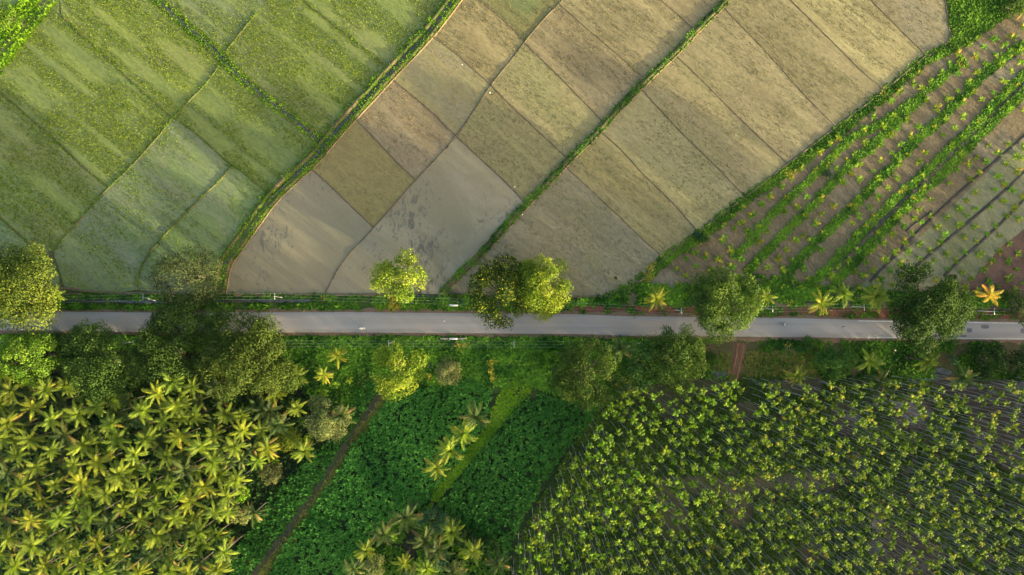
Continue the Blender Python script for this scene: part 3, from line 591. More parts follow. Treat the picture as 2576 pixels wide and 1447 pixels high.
ground_cover('plantation_undergrowth', 'low weeds under the areca palms', M['underweed'], P, .8, .34, 4, 55, oldf=.05)
P = scatter(WP([(-30, 870), (520, 960), (760, 890), (880, 950), (850, 1100), (700, 1260), (590, 1400), (550, 1470), (-30, 1470)]), .8, rng)
ground_cover('grove_undergrowth', 'dark undergrowth between the coconut palms', M['deep'], P, 1.3, .6, 4, 56)
P = scatter(WP([(1270, 965), (1345, 940), (1335, 985), (1250, 1085), (1165, 1185), (1100, 1264), (1076, 1257), (1102, 1220), (1163, 1146), (1224, 1070), (1250, 1000)]), 6.0, rng)
ground_cover('path_grass', 'bright green grass path between the two leafy crops', M['pathgrass'], P, .6, .22, 3, 57)
P = around(WP(offset([(965, 968), (944, 1023), (904, 1068), (864, 1138), (814, 1213), (764, 1283), (719, 1348), (669, 1413), (620, 1480)], -13)), 2.6, 5, rng)
P = np.concatenate([P, around(WP([(905, 945), (950, 968)]), 5, 4, rng)])
ground_cover('track_tufts', 'flattened dry grass beside the muddy track', M['dry'], P, 1.0, .16, 4, 58)

# leafy crop
def crop(name, label, poly, seed, dens=1.7):
    rng = RS(seed); P = scatter(WP(poly), dens, rng); n = len(P); k = 7
    Q = np.repeat(P, k, 0) + rng.normal(size=(n * k, 2)) * .16; az = rng.rand(n * k) * 6.283
    zz = .2 + np.repeat(.9 * rng.rand(n), k) + .25 * rng.rand(n * k); sc = np.repeat(.75 + .5 * rng.rand(n), k)
    t = np.clip(np.repeat(.25 + .5 * vnoise(P[:, 0], P[:, 1], 7, 2) + .4 * (rng.rand(n) - .5), k) + .3 * (rng.rand(n * k) - .5), 0, 1)
    V, F, T = blades(np.column_stack([Q, zz]), az, .25 + .9 * rng.rand(n * k), 1.0 * sc, .36 * sc, 1.0, t)
    mb = MB(); mb.add(V, F, T); return tag(link(name, mb.mesh(name, M['crop'])), label, None, None, 'stuff')
P = scatter(WP([(905, 1390), (1010, 1295), (1090, 1268), (1240, 1365), (1285, 1405), (1280, 1480), (880, 1480)]), 1.5, rng)
P = P[np.hypot(P[:, 0] - W(1035, 0)[0], (P[:, 1] - W(0, 1370)[1]) * .5) > 2.6]
ground_cover('clump_undergrowth', 'weeds under the palms of the bottom clump', M['weed'], P, 1.1, .45, 5, 60, z=.1)
crop('leafy_crop', 'dark green leafy crop left of the muddy track', [(930, 955), (958, 975), (885, 1080), (840, 1158), (790, 1230), (740, 1300), (640, 1430), (600, 1545), (545, 1545), (590, 1400), (640, 1310), (700, 1230), (780, 1150), (850, 1095), (880, 1000)], 61)
crop('leafy_crop', 'dark green leafy crop between the muddy track and the grass path', [(985, 985), (1080, 975), (1180, 950), (1240, 985), (1224, 1060), (1163, 1145), (1098, 1220), (1072, 1262), (1000, 1298), (900, 1400), (880, 1545), (645, 1545), (700, 1395), (770, 1300), (840, 1200), (910, 1090), (955, 1030)], 62)
crop('leafy_crop', 'dark green leafy crop beside the areca plantation', [(1335, 985), (1400, 1000), (1510, 1025), (1470, 1075), (1415, 1140), (1350, 1240), (1300, 1330), (1275, 1400), (1215, 1365), (1105, 1268), (1170, 1185), (1250, 1085)], 63)

# ------------------------------------------------------------------ road
RN = [(-400, 780), (125, 785), (428, 787), (880, 785.5), (1446, 791), (1572, 796), (2012, 801), (2158, 805), (2860, 815)]
RSo = [(-400, 826), (52, 831), (245, 834), (560, 836), (880, 836), (1446, 840), (1572, 844), (2012, 848), (2182, 851), (2860, 858)]
m_road, nt, out = new_mat('road_asphalt'); p = nd(nt, 'ShaderNodeBsdfPrincipled'); nt.links.new(p.outputs[0], out.inputs[0])
v = coords(nt); lanes = noise(nt, mapping(nt, v, 0, (.008, .55, 1)), 1.0, 3, .55); bl = noise(nt, mapping(nt, v, 0, (.04, .12, 1)), 1.0, 4, .6); gr = noise(nt, v, 6.0, 3, .7)
c = mixc(nt, ramp(nt, lanes, .35, .65), (.25, .235, .22, 1), (.315, .29, .27, 1)); c = mixc(nt, ramp(nt, bl, .48, .72), c, (.33, .275, .225, 1)); c = mixc(nt, ramp(nt, gr, .3, .8), c, mixc(nt, .3, c, (0, 0, 0, 1)))
nt.links.new(c, p.inputs['Base Color']); p.inputs['Roughness'].default_value = .85; p.inputs['Specular IOR Level'].default_value = .25
m_shoulder = soil_mat('road_shoulder', (.27, .17, .115, 1), (.22, .15, .10, 1), (.20, .14, .08, 1), .12, .7, 4.0)
shift = lambda e, d: [(x, y + d) for x, y in e]
ribbon('road_shoulder', shift(RN, -6), shift(RSo, 6), .22, m_shoulder, 'reddish dirt shoulder along both road edges', step=1.2, skirt=.22, jit=.75)
ribbon('road', RN, RSo, .262, m_road, 'grey asphalt country road', skirt=.04)
m_line = plain_mat('road_line_paint', (.55, .53, .48, 1), (.38, .36, .32, 1), .8, .7, .3)
def edge_line(e, x0, x1, d, label):
    E = np.array(e, float); xs = np.linspace(x0, x1, 40); ys = np.interp(xs, E[:, 0], E[:, 1]) + d
    mb = MB(); k = len(xs); P = WP(list(zip(xs, ys)))
    V = np.concatenate([np.column_stack([P[:, 0], P[:, 1] - .10, np.full(k, .272)]), np.column_stack([P[:, 0], P[:, 1] + .10, np.full(k, .272)])])
    mb.add(V, [(i, i + 1, k + i + 1, k + i) for i in range(k - 1)])
    tag(link('road_edge_line', mb.mesh('road_edge_line', m_line)), label, None, None, 'structure')
edge_line(RN, 2158, 2800, 2.5, 'white painted line on the north edge of the road')
edge_line(RSo, 2182, 2800, -2.5, 'white painted line on the south edge of the road')
m_patch = plain_mat('asphalt_patch', (.10, .10, .105, 1), (.14, .135, .135, 1), 2, .85, .2)
for k, (x, y, sx, sy) in enumerate([(2404, 830, 16, 9), (2437, 831, 14, 11), (2476, 822, 20, 10), (2418, 845.5, 26, 5), (2571, 832, 11, 12), (2120, 822, 9, 3)]):
    r_ = RS(k + 5); pts = []
    for a in np.linspace(0, 2 * math.pi, 20, endpoint=False):
        ca, sa = math.cos(a), math.sin(a); q = 1 / max(abs(ca), abs(sa)) ** .75
        pts.append((x + sx * .5 * ca * q * (1 + .05 * r_.normal()), y + sy * .5 * sa * q * (1 + .06 * r_.normal())))
    sheet('road_patch', pts, .318 + .004 * (k % 2), m_patch, 'dark repair patch on the asphalt', 'repair patches on the road')

# ------------------------------------------------------------------ culvert parapets
def parapet(px, py, segs, label):
    x, y = W(px, py); o = empty('culvert_parapet', (x, y, 0), label, 'parapet', 'parapets of the road culvert')
    for nm, dx, L, w, h, mt in segs:
        mb = MB(); box(mb, (dx, 0, h / 2), (L, w, h)); box(mb, (dx, 0, h + .03), (L + .08, w + .12, .07)); link(nm, mb.mesh(nm, mt), o)
    mb = MB(); box(mb, (0, 0, .1), (max(s[2] for s in segs) + .3, .75, .2)); link('footing', mb.mesh('footing', M['parapet_old']), o)
parapet(1142, 768, [('wall', 0, 2.6, .42, .9, M['parapet'])], 'short white culvert parapet on the north side of the road')
parapet(1141, 852, [('wall', 0, 2.6, .42, .9, M['parapet']), ('wing_wall', -2.75, 2.7, .36, .6, M['parapet_old']), ('wing_wall', 2.75, 2.7, .36, .6, M['parapet_old'])], 'long culvert parapet with worn wing walls on the south side of the road')

# ------------------------------------------------------------------ palms
def frond(mb, org, az, e0, e1, L, width, n, rng, tint, fold=.35, lw=1.0):
    """arched midrib with pinnate leaflets both sides"""
    k = n; t = np.linspace(0, 1, k + 1); el = e0 + (e1 - e0) * t ** 1.15
    az_t = az + (rng.rand() - .5) * .5 * t
    d = np.stack([np.cos(az_t) * np.cos(el), np.sin(az_t) * np.cos(el), np.sin(el)], 1); step = L / k
    P = org + np.concatenate([[np.zeros(3)], np.cumsum(d[:-1] * step, 0)])
    side = np.stack([-np.sin(az_t), np.cos(az_t), 0 * az_t], 1); up = np.cross(d, side)
    tw = (rng.rand() - .5) * .9
    sd = side * math.cos(tw) + up * math.sin(tw); upv = np.cross(d, sd)
    V = []; T = []
    for s in (-1, 1):
        for i in range(1, k + 1):
            f = t[i]; ln = width * (math.sin(math.pi * min(1, .10 + .88 * f)) ** .55) * (.85 + .3 * rng.rand())
            dr = sd[i] * s * .80 + d[i] * (.45 + .5 * f) - upv[i] * s * 0 + np.array([0, 0, -fold - .25 * rng.rand()])
            dr /= np.linalg.norm(dr); hw = step * .46 * lw
            a = P[i] - d[i] * hw; b = P[i] + d[i] * hw * .7; tip = P[i] + dr * ln
            V += [a, b, tip + d[i] * hw * .35, tip - d[i] * hw * .45]; T += [tint, tint, tint + .18, tint + .18]
    mb.add(V, np.arange(len(V)).reshape(-1, 4), np.clip(T, 0, .92) if tint < .93 else np.ones(len(T)))
    tube(mb, P, np.linspace(.06, .015, k + 1) * (L / 4), 4, min(.9, tint + .25), False)
def coco_crown(seed, mat, n=17, Ls=(3.9, 5.0), old=1):
    rng = RS(seed); mb = MB()
    for i in range(n):
        f = i / (n - 1); e0 = 1.3 - 1.35 * f + .15 * rng.normal(); az = i * 2.39996 + .25 * rng.normal()
        L = (Ls[0] + (Ls[1] - Ls[0]) * rng.rand()) * (.62 + .38 * min(1, f * 2.2))
        tint = np.clip(.10 + .55 * rng.rand() + .25 * (f > .55) * rng.rand(), 0, .9)
        if i >= n - old: tint = .95
        frond(mb, np.array([0, 0, 0.0]) + rng.normal(size=3) * .06, az, e0, e0 - .95 - .35 * rng.rand(), L, .80, 16, rng, tint, .36, 1.0)
    for i in range(6):       # nuts
        a = rng.rand() * 6.28; c = np.array([.35 * math.cos(a), .35 * math.sin(a), -.35 - .2 * rng.rand()])
        tube(mb, [c + (0, 0, .16), c + (0, 0, .08), c - (0, 0, .08), c - (0, 0, .16)], [.03, .13, .13, .03], 6, .6)
    return mb.mesh('coconut_crown', mat)
def trunk_mesh(h, r0, r1, lean, seed, mat, n=6, name='palm_trunk'):
    rng = RS(seed); t = np.linspace(0, 1, 7); a = rng.rand() * 6.28
    off = lean * (1 - t) ** 1.7
    P = np.column_stack([math.cos(a) * off, math.sin(a) * off, t * h]); r = r0 + (r1 - r0) * t; r[0] *= 1.5
    mb = MB(); tube(mb, P, r, n); return mb.mesh(name, mat, True)
CM = {'n': [coco_crown(100 + k, M['coco'], 17 + k, (3.5, 4.5), k % 2) for k in range(7)], 'd': [coco_crown(120 + k, M['coco_dark'], 16, (3.8, 4.8), 2) for k in range(3)],
      'y': [coco_crown(140 + k, M['coco_yellow'], 16, (3.8, 4.8), 1) for k in range(3)], 'o': [coco_crown(160, M['coco_orange'], 11, (3.5, 4.3), 3)],
      'r': [coco_crown(170 + k, M['coco'], 20, (3.6, 4.3), 3) for k in range(3)]}
TM = [trunk_mesh(1.0, .19, .12, .07, 200 + k, M['palmtrunk']) for k in range(4)]
_cn = [0]
def coconut(px, py, h, kind, label, group, s=1.0, cat='palm tree'):
    i = _cn[0]; _cn[0] += 1; r_ = RS(1000 + i); x, y = W(px, py, h)
    o = empty('coconut_palm', (x, y, 0), label, cat, group, 0)
    t = link('trunk', TM[i % 4], o); t.scale = (h, h, h) if False else (6.0 + h * .45, 6.0 + h * .45, h); t.scale = (1 if False else h * .55 + 2, h * .55 + 2, h)
    t.scale = (1.0 * (1 + .2 * r_.rand()), 1.0 * (1 + .2 * r_.rand()), h)
    c = link('crown', CM[kind][i % len(CM[kind])], o, (0, 0, h), r_.rand() * 6.28); q = s * (.84 + .32 * r_.rand()); c.scale = (q, q, q * (.9 + .2 * r_.rand()))
    c.rotation_euler = (.12 * r_.normal(), .12 * r_.normal(), r_.rand() * 6.28)
    return o
RD = 'coconut palms along the roadside'
for px, py, h, k, s, lab in [
    (138, 740, 10, 'n', .8, 'coconut palm with few fronds beside the tree at the left edge'),
    (1650, 750, 9, 'y', .95, 'bright yellow green coconut palm on the red embankment'),
    (1927, 747, 9, 'n', .85, 'thin coconut palm just right of the dark roadside tree'),
    (2065, 762, 9, 'y', .95, 'yellow green coconut palm, left of the close pair on the embankment'),
    (2121, 741, 9, 'n', .85, 'green coconut palm with a dead orange frond, behind the close pair'),
    (2203, 746, 10, 'n', 1.0, 'broad yellow green coconut palm next to the huge roadside tree'),
    (2489, 742, 10, 'o', .80, 'coconut palm with sparse orange fronds near the right edge'),
    (2187, 910, 8, 'n', 1.0, 'coconut palm right of the round bush south of the road'),
    (2336, 908, 8, 'n', .95, 'coconut palm beside the puddle under the huge tree'),
    (2003, 945, 8, 'r', 1.0, 'coconut palm with upright fronds above the front areca row'),
    (2216, 955, 8, 'd', 1.0, 'dull coconut palm leaning over the front areca row'),
    (2422, 952, 9, 'd', 1.15, 'large dull coconut palm at the right end of the front areca row'),
    (1562, 880, 9, 'd', .9, 'coconut palm half hidden between two olive trees'),
    (1728, 868, 8, 'd', .8, 'coconut palm half buried in the bushy tree near the road'),
    (1573, 985, 10, 'd', 1.1, 'dark star shaped coconut palm at the corner of the areca plantation')]:
    coconut(px, py, h + 2, k, lab, RD, s * 1.1)
for j, (px, py) in enumerate([(1195, 1048), (1165, 1090), (1130, 1133), (1096, 1176)]):
    coconut(px, py, 12 if j else 13, 'd' if j == 0 else 'r', ['dark greyish coconut palm at the top of the grass path row', 'second coconut palm down the grass path row', 'third coconut palm down the grass path row', 'lowest coconut palm of the grass path row, yellow fronds'][j], 'coconut palms beside the grass path', 1.2)
for px, py, k, s, lab in [(1021, 1300, 'd', 1.05, 'big grey leaved coconut palm at the tip of the bottom clump'), (965, 1345, 'd', 1, 'dark coconut palm left of the bare gap in the bottom clump'), (1136, 1337, 'r', 1.05, 'pale coconut palm with long straight fronds right of the round bush'),
    (921, 1385, 'r', .95, 'coconut palm at the left side of the bottom clump'), (1016, 1417, 'y', .85, 'yellowish coconut palm at the bottom of the bare gap'), (1068, 1360, 'd', 1, 'dull coconut palm between the bare gap and the pale palm'),
    (1190, 1387, 'r', .9, 'coconut palm at the right side of the bottom clump'), (889, 1432, 'd', .9, 'coconut palm at the bottom edge beside the pale flowering bush'), (1072, 1432, 'n', 1, 'broad coconut palm cut by the bottom edge below the clump'),
    (1252, 1418, 'd', .9, 'coconut palm at the bottom edge beside the areca plantation'), (1100, 1385, 'd', .9, 'small dark coconut palm in the middle of the bottom clump'), (1030, 1455, 'd', .9, 'dark coconut palm mostly below the bottom edge'), (1140, 1440, 'd', .85, 'dark coconut palm among the bushes at the bottom edge')]:
    coconut(px, py, 12.5, k, lab, 'coconut palms in the bottom clump', s * 1.22)
GROVE = [(60, 520), (235, 510), (335, 495), (170, 600), (260, 665), (395, 640), (45, 680), (150, 760), (330, 740), (420, 790), (260, 820), (495, 880), (590, 765), (720, 620), (870, 470), (790, 530), (890, 590), (970, 500), (820, 670), (980, 645), (1090, 500), (1140, 640), (1075, 740), (905, 750), (740, 760), (1010, 800), (1180, 800), (1220, 720), (840, 850), (680, 840), (600, 940), (745, 920), (930, 910), (1070, 880), (1190, 970), (1030, 1000), (850, 990), (690, 1020), (530, 1040), (410, 980), (370, 890), (280, 990), (180, 900), (90, 840), (40, 930), (110, 1000), (30, 1080), (210, 1070), (390, 1080), (620, 1110), (780, 1090), (960, 1075), (1140, 1050), (1080, 1130), (880, 1160), (710, 1170), (550, 1180), (450, 1160), (300, 1160), (150, 1170), (40, 1260), (160, 1300), (310, 1280), (490, 1280), (640, 1270), (790, 1250), (1000, 1230), (920, 1330), (750, 1350), (590, 1340), (410, 1390), (230, 1400), (80, 1400), (1130, 1330), (1090, 1415), (700, 1430), (850, 1425), (520, 1435), (5, 600), (0, 760), (0, 1150), (0, 1340), (95, 440), (10, 440), (480, 600), (560, 690), (310, 1440), (940, 1440)]
def zone(x, y):
    if y < 620: return 'in the rows under the big dark trees'
    if x > 1000: return 'along the crop field side of the grove'
    if y > 1250: return 'along the bottom edge of the grove'
    if x < 260: return 'at the left edge of the grove'
    if y < 900: return 'in the upper middle of the grove'
    return 'in the lower middle of the grove'
LOOK = {'n': 'green coconut palm with yellow tipped fronds', 'd': 'dull dark green coconut palm', 'y': 'strongly yellow coconut palm'}
for j, (zx, zy) in enumerate(GROVE):
    k = 'nnnynnnndnny'[j % 12]; coconut(zx * .5, 723 + zy * .5, 12 + 2.5 * RS(j).rand(), k, LOOK[k] + ' ' + zone(zx, zy), 'coconut palms of the dense grove', 1.06)
FR = RS(88); FP = scatter(np.array([(0, 880), (150, 960), (360, 1010), (420, 940), (520, 970), (600, 1010), (680, 1000), (700, 1090), (620, 1200), (560, 1330), (500, 1447), (0, 1447)], float), .005, FR); taken = [(a * .5, 723 + b * .5) for a, b in GROVE]
for px, py in FP:
    if min(math.hypot(px - a, py - b) for a, b in taken) < 32: continue
    taken.append((px, py)); coconut(px, py, 8.5 + 2 * FR.rand(), 'd' if FR.rand() < .7 else 'n', 'lower shaded coconut palm between the taller crowns ' + zone(px * 2, (py - 723) * 2), 'coconut palms of the dense grove', .92)
for px, py, k, lab in [(850, 895, 'y', 'yellow coconut palm nearest the road beyond the olive tree'), (815, 942, 'y', 'yellow coconut palm below the one nearest the road'), (745, 947, 'n', 'coconut palm against the lower right of the olive tree'), (691, 990, 'y', 'bright coconut palm below the olive tree'), (745, 1027, 'n', 'coconut palm left of the round pale tree'),
    (665, 1030, 'd', 'dull coconut palm at the upper right corner of the grove'), (700, 1068, 'd', 'dark coconut palm left of the small golden tree'), (672, 1128, 'y', 'bright yellow coconut palm on the right edge of the grove'), (765, 1135, 'r', 'coconut palm standing alone in the crop edge'), (860, 1045, 'd', 'grey coconut palm behind the round pale tree'), (565, 1385, 'd', 'coconut palm beyond the grove at the bottom crop edge'), (640, 1290, 'd', 'coconut palm in the crop beside the pale bushes'), (545, 1430, 'n', 'coconut palm at the bottom corner of the grove')]:
    coconut(px, py, 10, k, lab, 'coconut palms on the outer edge of the grove', .95)

# areca palms
def areca_crown(seed, mat, n=9, L=1.58, parts=None):
    rng = RS(seed); mb = parts or MB()
    for i in range(n):
        f = i / (n - 1); e0 = 1.3 - 1.0 * f + .12 * rng.normal(); az = i * 2.39996 + .3 * rng.normal()
        tint = np.clip(-.05 + 1.0 * rng.rand() ** 1.5, 0, .9)
        if f > .95 and rng.rand() < .04: tint = .99
        frond(mb, np.array([0, 0, .0]), az, e0, e0 - 1.5 - .3 * rng.rand(), L * (.8 + .35 * rng.rand()), .54, 8, rng, tint, .16, 1.3)
    return mb if parts else mb.mesh('areca_crown', mat)
def areca_trunk(seed):
    rng = RS(seed); a = rng.rand() * 6.28; t = np.linspace(0, 1, 6); b = .35 * np.sin(t * math.pi)
    P = np.column_stack([math.cos(a) * b, math.sin(a) * b, t]); mb = MB(); tube(mb, P, np.linspace(.075, .052, 6), 5, .5); return mb
AC = {'n': [areca_crown(300 + k, M['areca']) for k in range(6)], 'b': [areca_crown(320 + k, M['areca_bright']) for k in range(4)]}
AT = [areca_trunk(340 + k).mesh('areca_trunk', M['arecatrunk'], True) for k in range(5)]
mbS = MB(); tube(mbS, [(0, 0, -.9), (0, 0, -.45), (0, 0, .1)], [.085, .12, .06], 6); AS = mbS.mesh('areca_crownshaft', M['shaft'], True)
arng = RS(400)
AP = WP([(1520, 992), (1575, 958), (1780, 942), (2860, 944), (2860, 1640), (1245, 1640), (1278, 1400), (1306, 1330), (1356, 1240), (1416, 1150), (1474, 1050)])
g = []; a0 = math.radians(37)
for i in range(-90, 90):
    for j in range(-90, 90):
        u, v = i * 2.78, j * 2.78 + (i % 2) * 1.2
        g.append((u * math.cos(a0) - v * math.sin(a0) + 100, u * math.sin(a0) + v * math.cos(a0) - 60))
g = np.array(g) + arng.normal(size=(len(g), 2)) * .42
g = g[inside(g, AP)]; g = g[arng.rand(len(g)) > .10]
g = g[np.abs(g[:, 0] - W(1845, 0)[0] + (g[:, 1] - W(0, 960)[1]) * .0) + 9 * (g[:, 1] < W(0, 1010)[1]) > 2.0]
hts = 13.5 + 4.2 * arng.rand(len(g))
order = np.argsort(np.hypot(g[:, 0], g[:, 1])); g = g[order]; hts = hts[order]
def azone(x, y):
    px, py = CX + x * PPM, CY - y * PPM
    if py < 1005: return 'in the front row by the road verge'
    if px < 1560 and py > 1020 and (px - 1300) * .75 + (py - 1400) < 40: return 'on the edge next to the leafy crop'
    if px > 2080: return 'towards the wet ground on the right'
    if py > 1240: return 'in the lower part of the plantation'
    if px > 1800: return 'in the middle below the red lane'
    return 'in the left part of the plantation'
N_IND = 295
for i in range(N_IND):
    k = 'b' if arng.rand() < .42 else 'n'; x, y = g[i]; h = hts[i]
    o = empty('areca_palm', (x, y, 0), ('bright green' if k == 'b' else 'dark green') + ' areca palm ' + azone(x, y), 'palm tree', 'areca palms of the plantation')
    t = link('trunk', AT[i % 5], o); t.scale = (1, 1, h - .5); t.rotation_euler = (0, 0, arng.rand() * 6.28)
    c = link('crown', AC[k][i % len(AC[k])], o, (0, 0, h)); q = .72 + .38 * arng.rand(); c.scale = (q, q, q); c.rotation_euler = (.15 * arng.normal(), .15 * arng.normal(), arng.rand() * 6.28)
    link('crownshaft', AS, o, (0, 0, h - .1))
# the rest of the plantation as one mass
def me_arrays(me):
    V = np.empty(len(me.vertices) * 3); me.vertices.foreach_get('co', V); F = np.empty(len(me.loops), int); me.loops.foreach_get('vertex_index', F)
    T = np.empty(len(me.vertices)); me.attributes['tint'].data.foreach_get('value', T); return V.reshape(-1, 3), F.reshape(-1, 4), T
mc = MB(); mt = MB(); cr = [me_arrays(m) for m in AC['n'] + AC['b'][:2]]; tk = [me_arrays(m) for m in AT]
for i in range(N_IND, len(g)):
    x, y = g[i]; h = hts[i]; th = arng.rand() * 6.28; q = .72 + .38 * arng.rand(); V, F, T = cr[i % len(cr)]; ca, sa = math.cos(th) * q, math.sin(th) * q
    mc.add(np.column_stack([V[:, 0] * ca - V[:, 1] * sa + x, V[:, 0] * sa + V[:, 1] * ca + y, V[:, 2] * q + h]), F, np.clip(T * (.7 + .7 * arng.rand()), 0, 1))
    V, F, T = tk[i % 5]; mt.add(np.column_stack([V[:, 0] + x, V[:, 1] + y, V[:, 2] * (h - .3)]), F, T)
root = link('areca_grove', mc.mesh('areca_grove', M['areca'])); tag(root, 'mass of farther areca palms filling the right and bottom of the plantation', 'palm trees', None, 'stuff')
link('stems', mt.mesh('areca_stems', M['arecatrunk'], True), root)
tl = MB(); TR_ = RS(450)  # unseen tree row, added to keep low sun off the plantation floor
for (xa, ya), (xb, yb) in (((205, -130), (205, 2)), ((-20, -128), (205, -132))):
    L_ = math.hypot(xb - xa, yb - ya); nn = int(L_ / 5)
    for i in range(nn):
        cx = xa + (xb - xa) * i / nn + TR_.normal(); cy = ya + (yb - ya) * i / nn + TR_.normal(); hh = 12.5 + 1.5 * TR_.rand()
        n = 420; N = TR_.normal(size=(n, 3)); N /= np.linalg.norm(N, axis=1)[:, None]
        V, F, T = rhombs(np.array([cx, cy, hh * .54]) + N * np.array([3.6, 3.6, hh * .44]) * (.75 + .3 * TR_.rand(n))[:, None], N + TR_.normal(size=(n, 3)) * .4, 1.5, 1.1, TR_, TR_.rand(n) * .9); tl.add(V, F, T)
        tube(tl, [(cx, cy, 0), (cx, cy, hh * .5)], [.3, .15], 5, .1)
tag(link('added_shade_trees', tl.mesh('added_shade_trees', M['dark'])), 'unseen row of dark trees added to shade the areca plantation floor', None, None, 'stuff')
for px, py, h, lab in [(879, 955, 5, 'short bright areca palm alone in the weeds right of the grove'), (843, 968, 5, 'short bright areca palm above the round pale tree'), (816, 989, 5, 'short areca palm touching the top of the round pale tree'), (760, 1060, 6, 'slim areca palm in the gap left of the round pale tree'), (775, 1100, 6, 'slim areca palm below the round pale tree'), (990, 1352, 5, 'small bright areca palm beside the bare gap in the bottom clump')]:
    x, y = W(px, py, h); o = empty('areca_palm', (x, y, 0), lab, 'palm tree', 'small areca palms outside the plantation')
    t = link('trunk', AT[0], o); t.scale = (1, 1, h - .5); c = link('crown', AC['b'][int(px) % 4], o, (0, 0, h), px); link('crownshaft', AS, o, (0, 0, h - .1))

# seedlings of the young field
def seedling(seed):
    rng = RS(seed); mb = MB()
    for i in range(7):
        frond(mb, np.array([0, 0, .1]), i * 2.4 + .3 * rng.normal(), 1.25 - .12 * i, .1 - .15 * i, 1.15 * (.8 + .4 * rng.rand()), .42, 5, rng, np.clip(.2 + .7 * rng.rand(), 0, .9) if rng.rand() > .06 else .99, .08, 1.3)
    tube(mb, [(0, 0, 0), (0, 0, .35)], [.07, .05], 5, .3); return mb.mesh('young_palm', M['seedling'])
SM = [seedling(500 + k) for k in range(6)]
YP = WP([(2390, 118), (2560, 20), (2582, 10), (2582, 760), (2250, 755), (1900, 720), (1720, 745), (1600, 742), (1600, 722), (1680, 660), (1870, 515), (2150, 300)])
srng = RS(510); q = []; a0 = math.radians(43)
for i in range(-60, 60):
    for j in range(-60, 60):
        u, v = i * 4.15 + (j % 2) * .9, j * 3.95; q.append((u * math.cos(a0) - v * math.sin(a0) + 100, u * math.sin(a0) + v * math.cos(a0) + 40))
q = np.array(q) + srng.normal(size=(len(q), 2)) * .38; q = q[inside(q, YP)]; q = q[srng.permutation(len(q))][:299]
def szone(x, y):
    px, py = CX + x * PPM, CY - y * PPM
    if py > 690: return 'near the road end of the young field'
    if px > 2300 and py > 440: return 'on the pale ground at the right edge'
    if px > 2300: return 'in the upper right of the young field'
    if px < 1960: return 'at the narrow left end of the young field'
    return 'among the weed strips of the young field'
for i, (x, y) in enumerate(q):
    o = link('young_palm', SM[i % 6], None, (x, y, .08)); s = .9 + .6 * srng.rand(); o.scale = (s, s, s); o.rotation_euler = (0, 0, srng.rand() * 6.28)
    tag(o, ('larger' if s > 1.22 else 'small') + ' yellow green palm seedling ' + szone(x, y), 'seedling', 'palm seedlings of the young field')

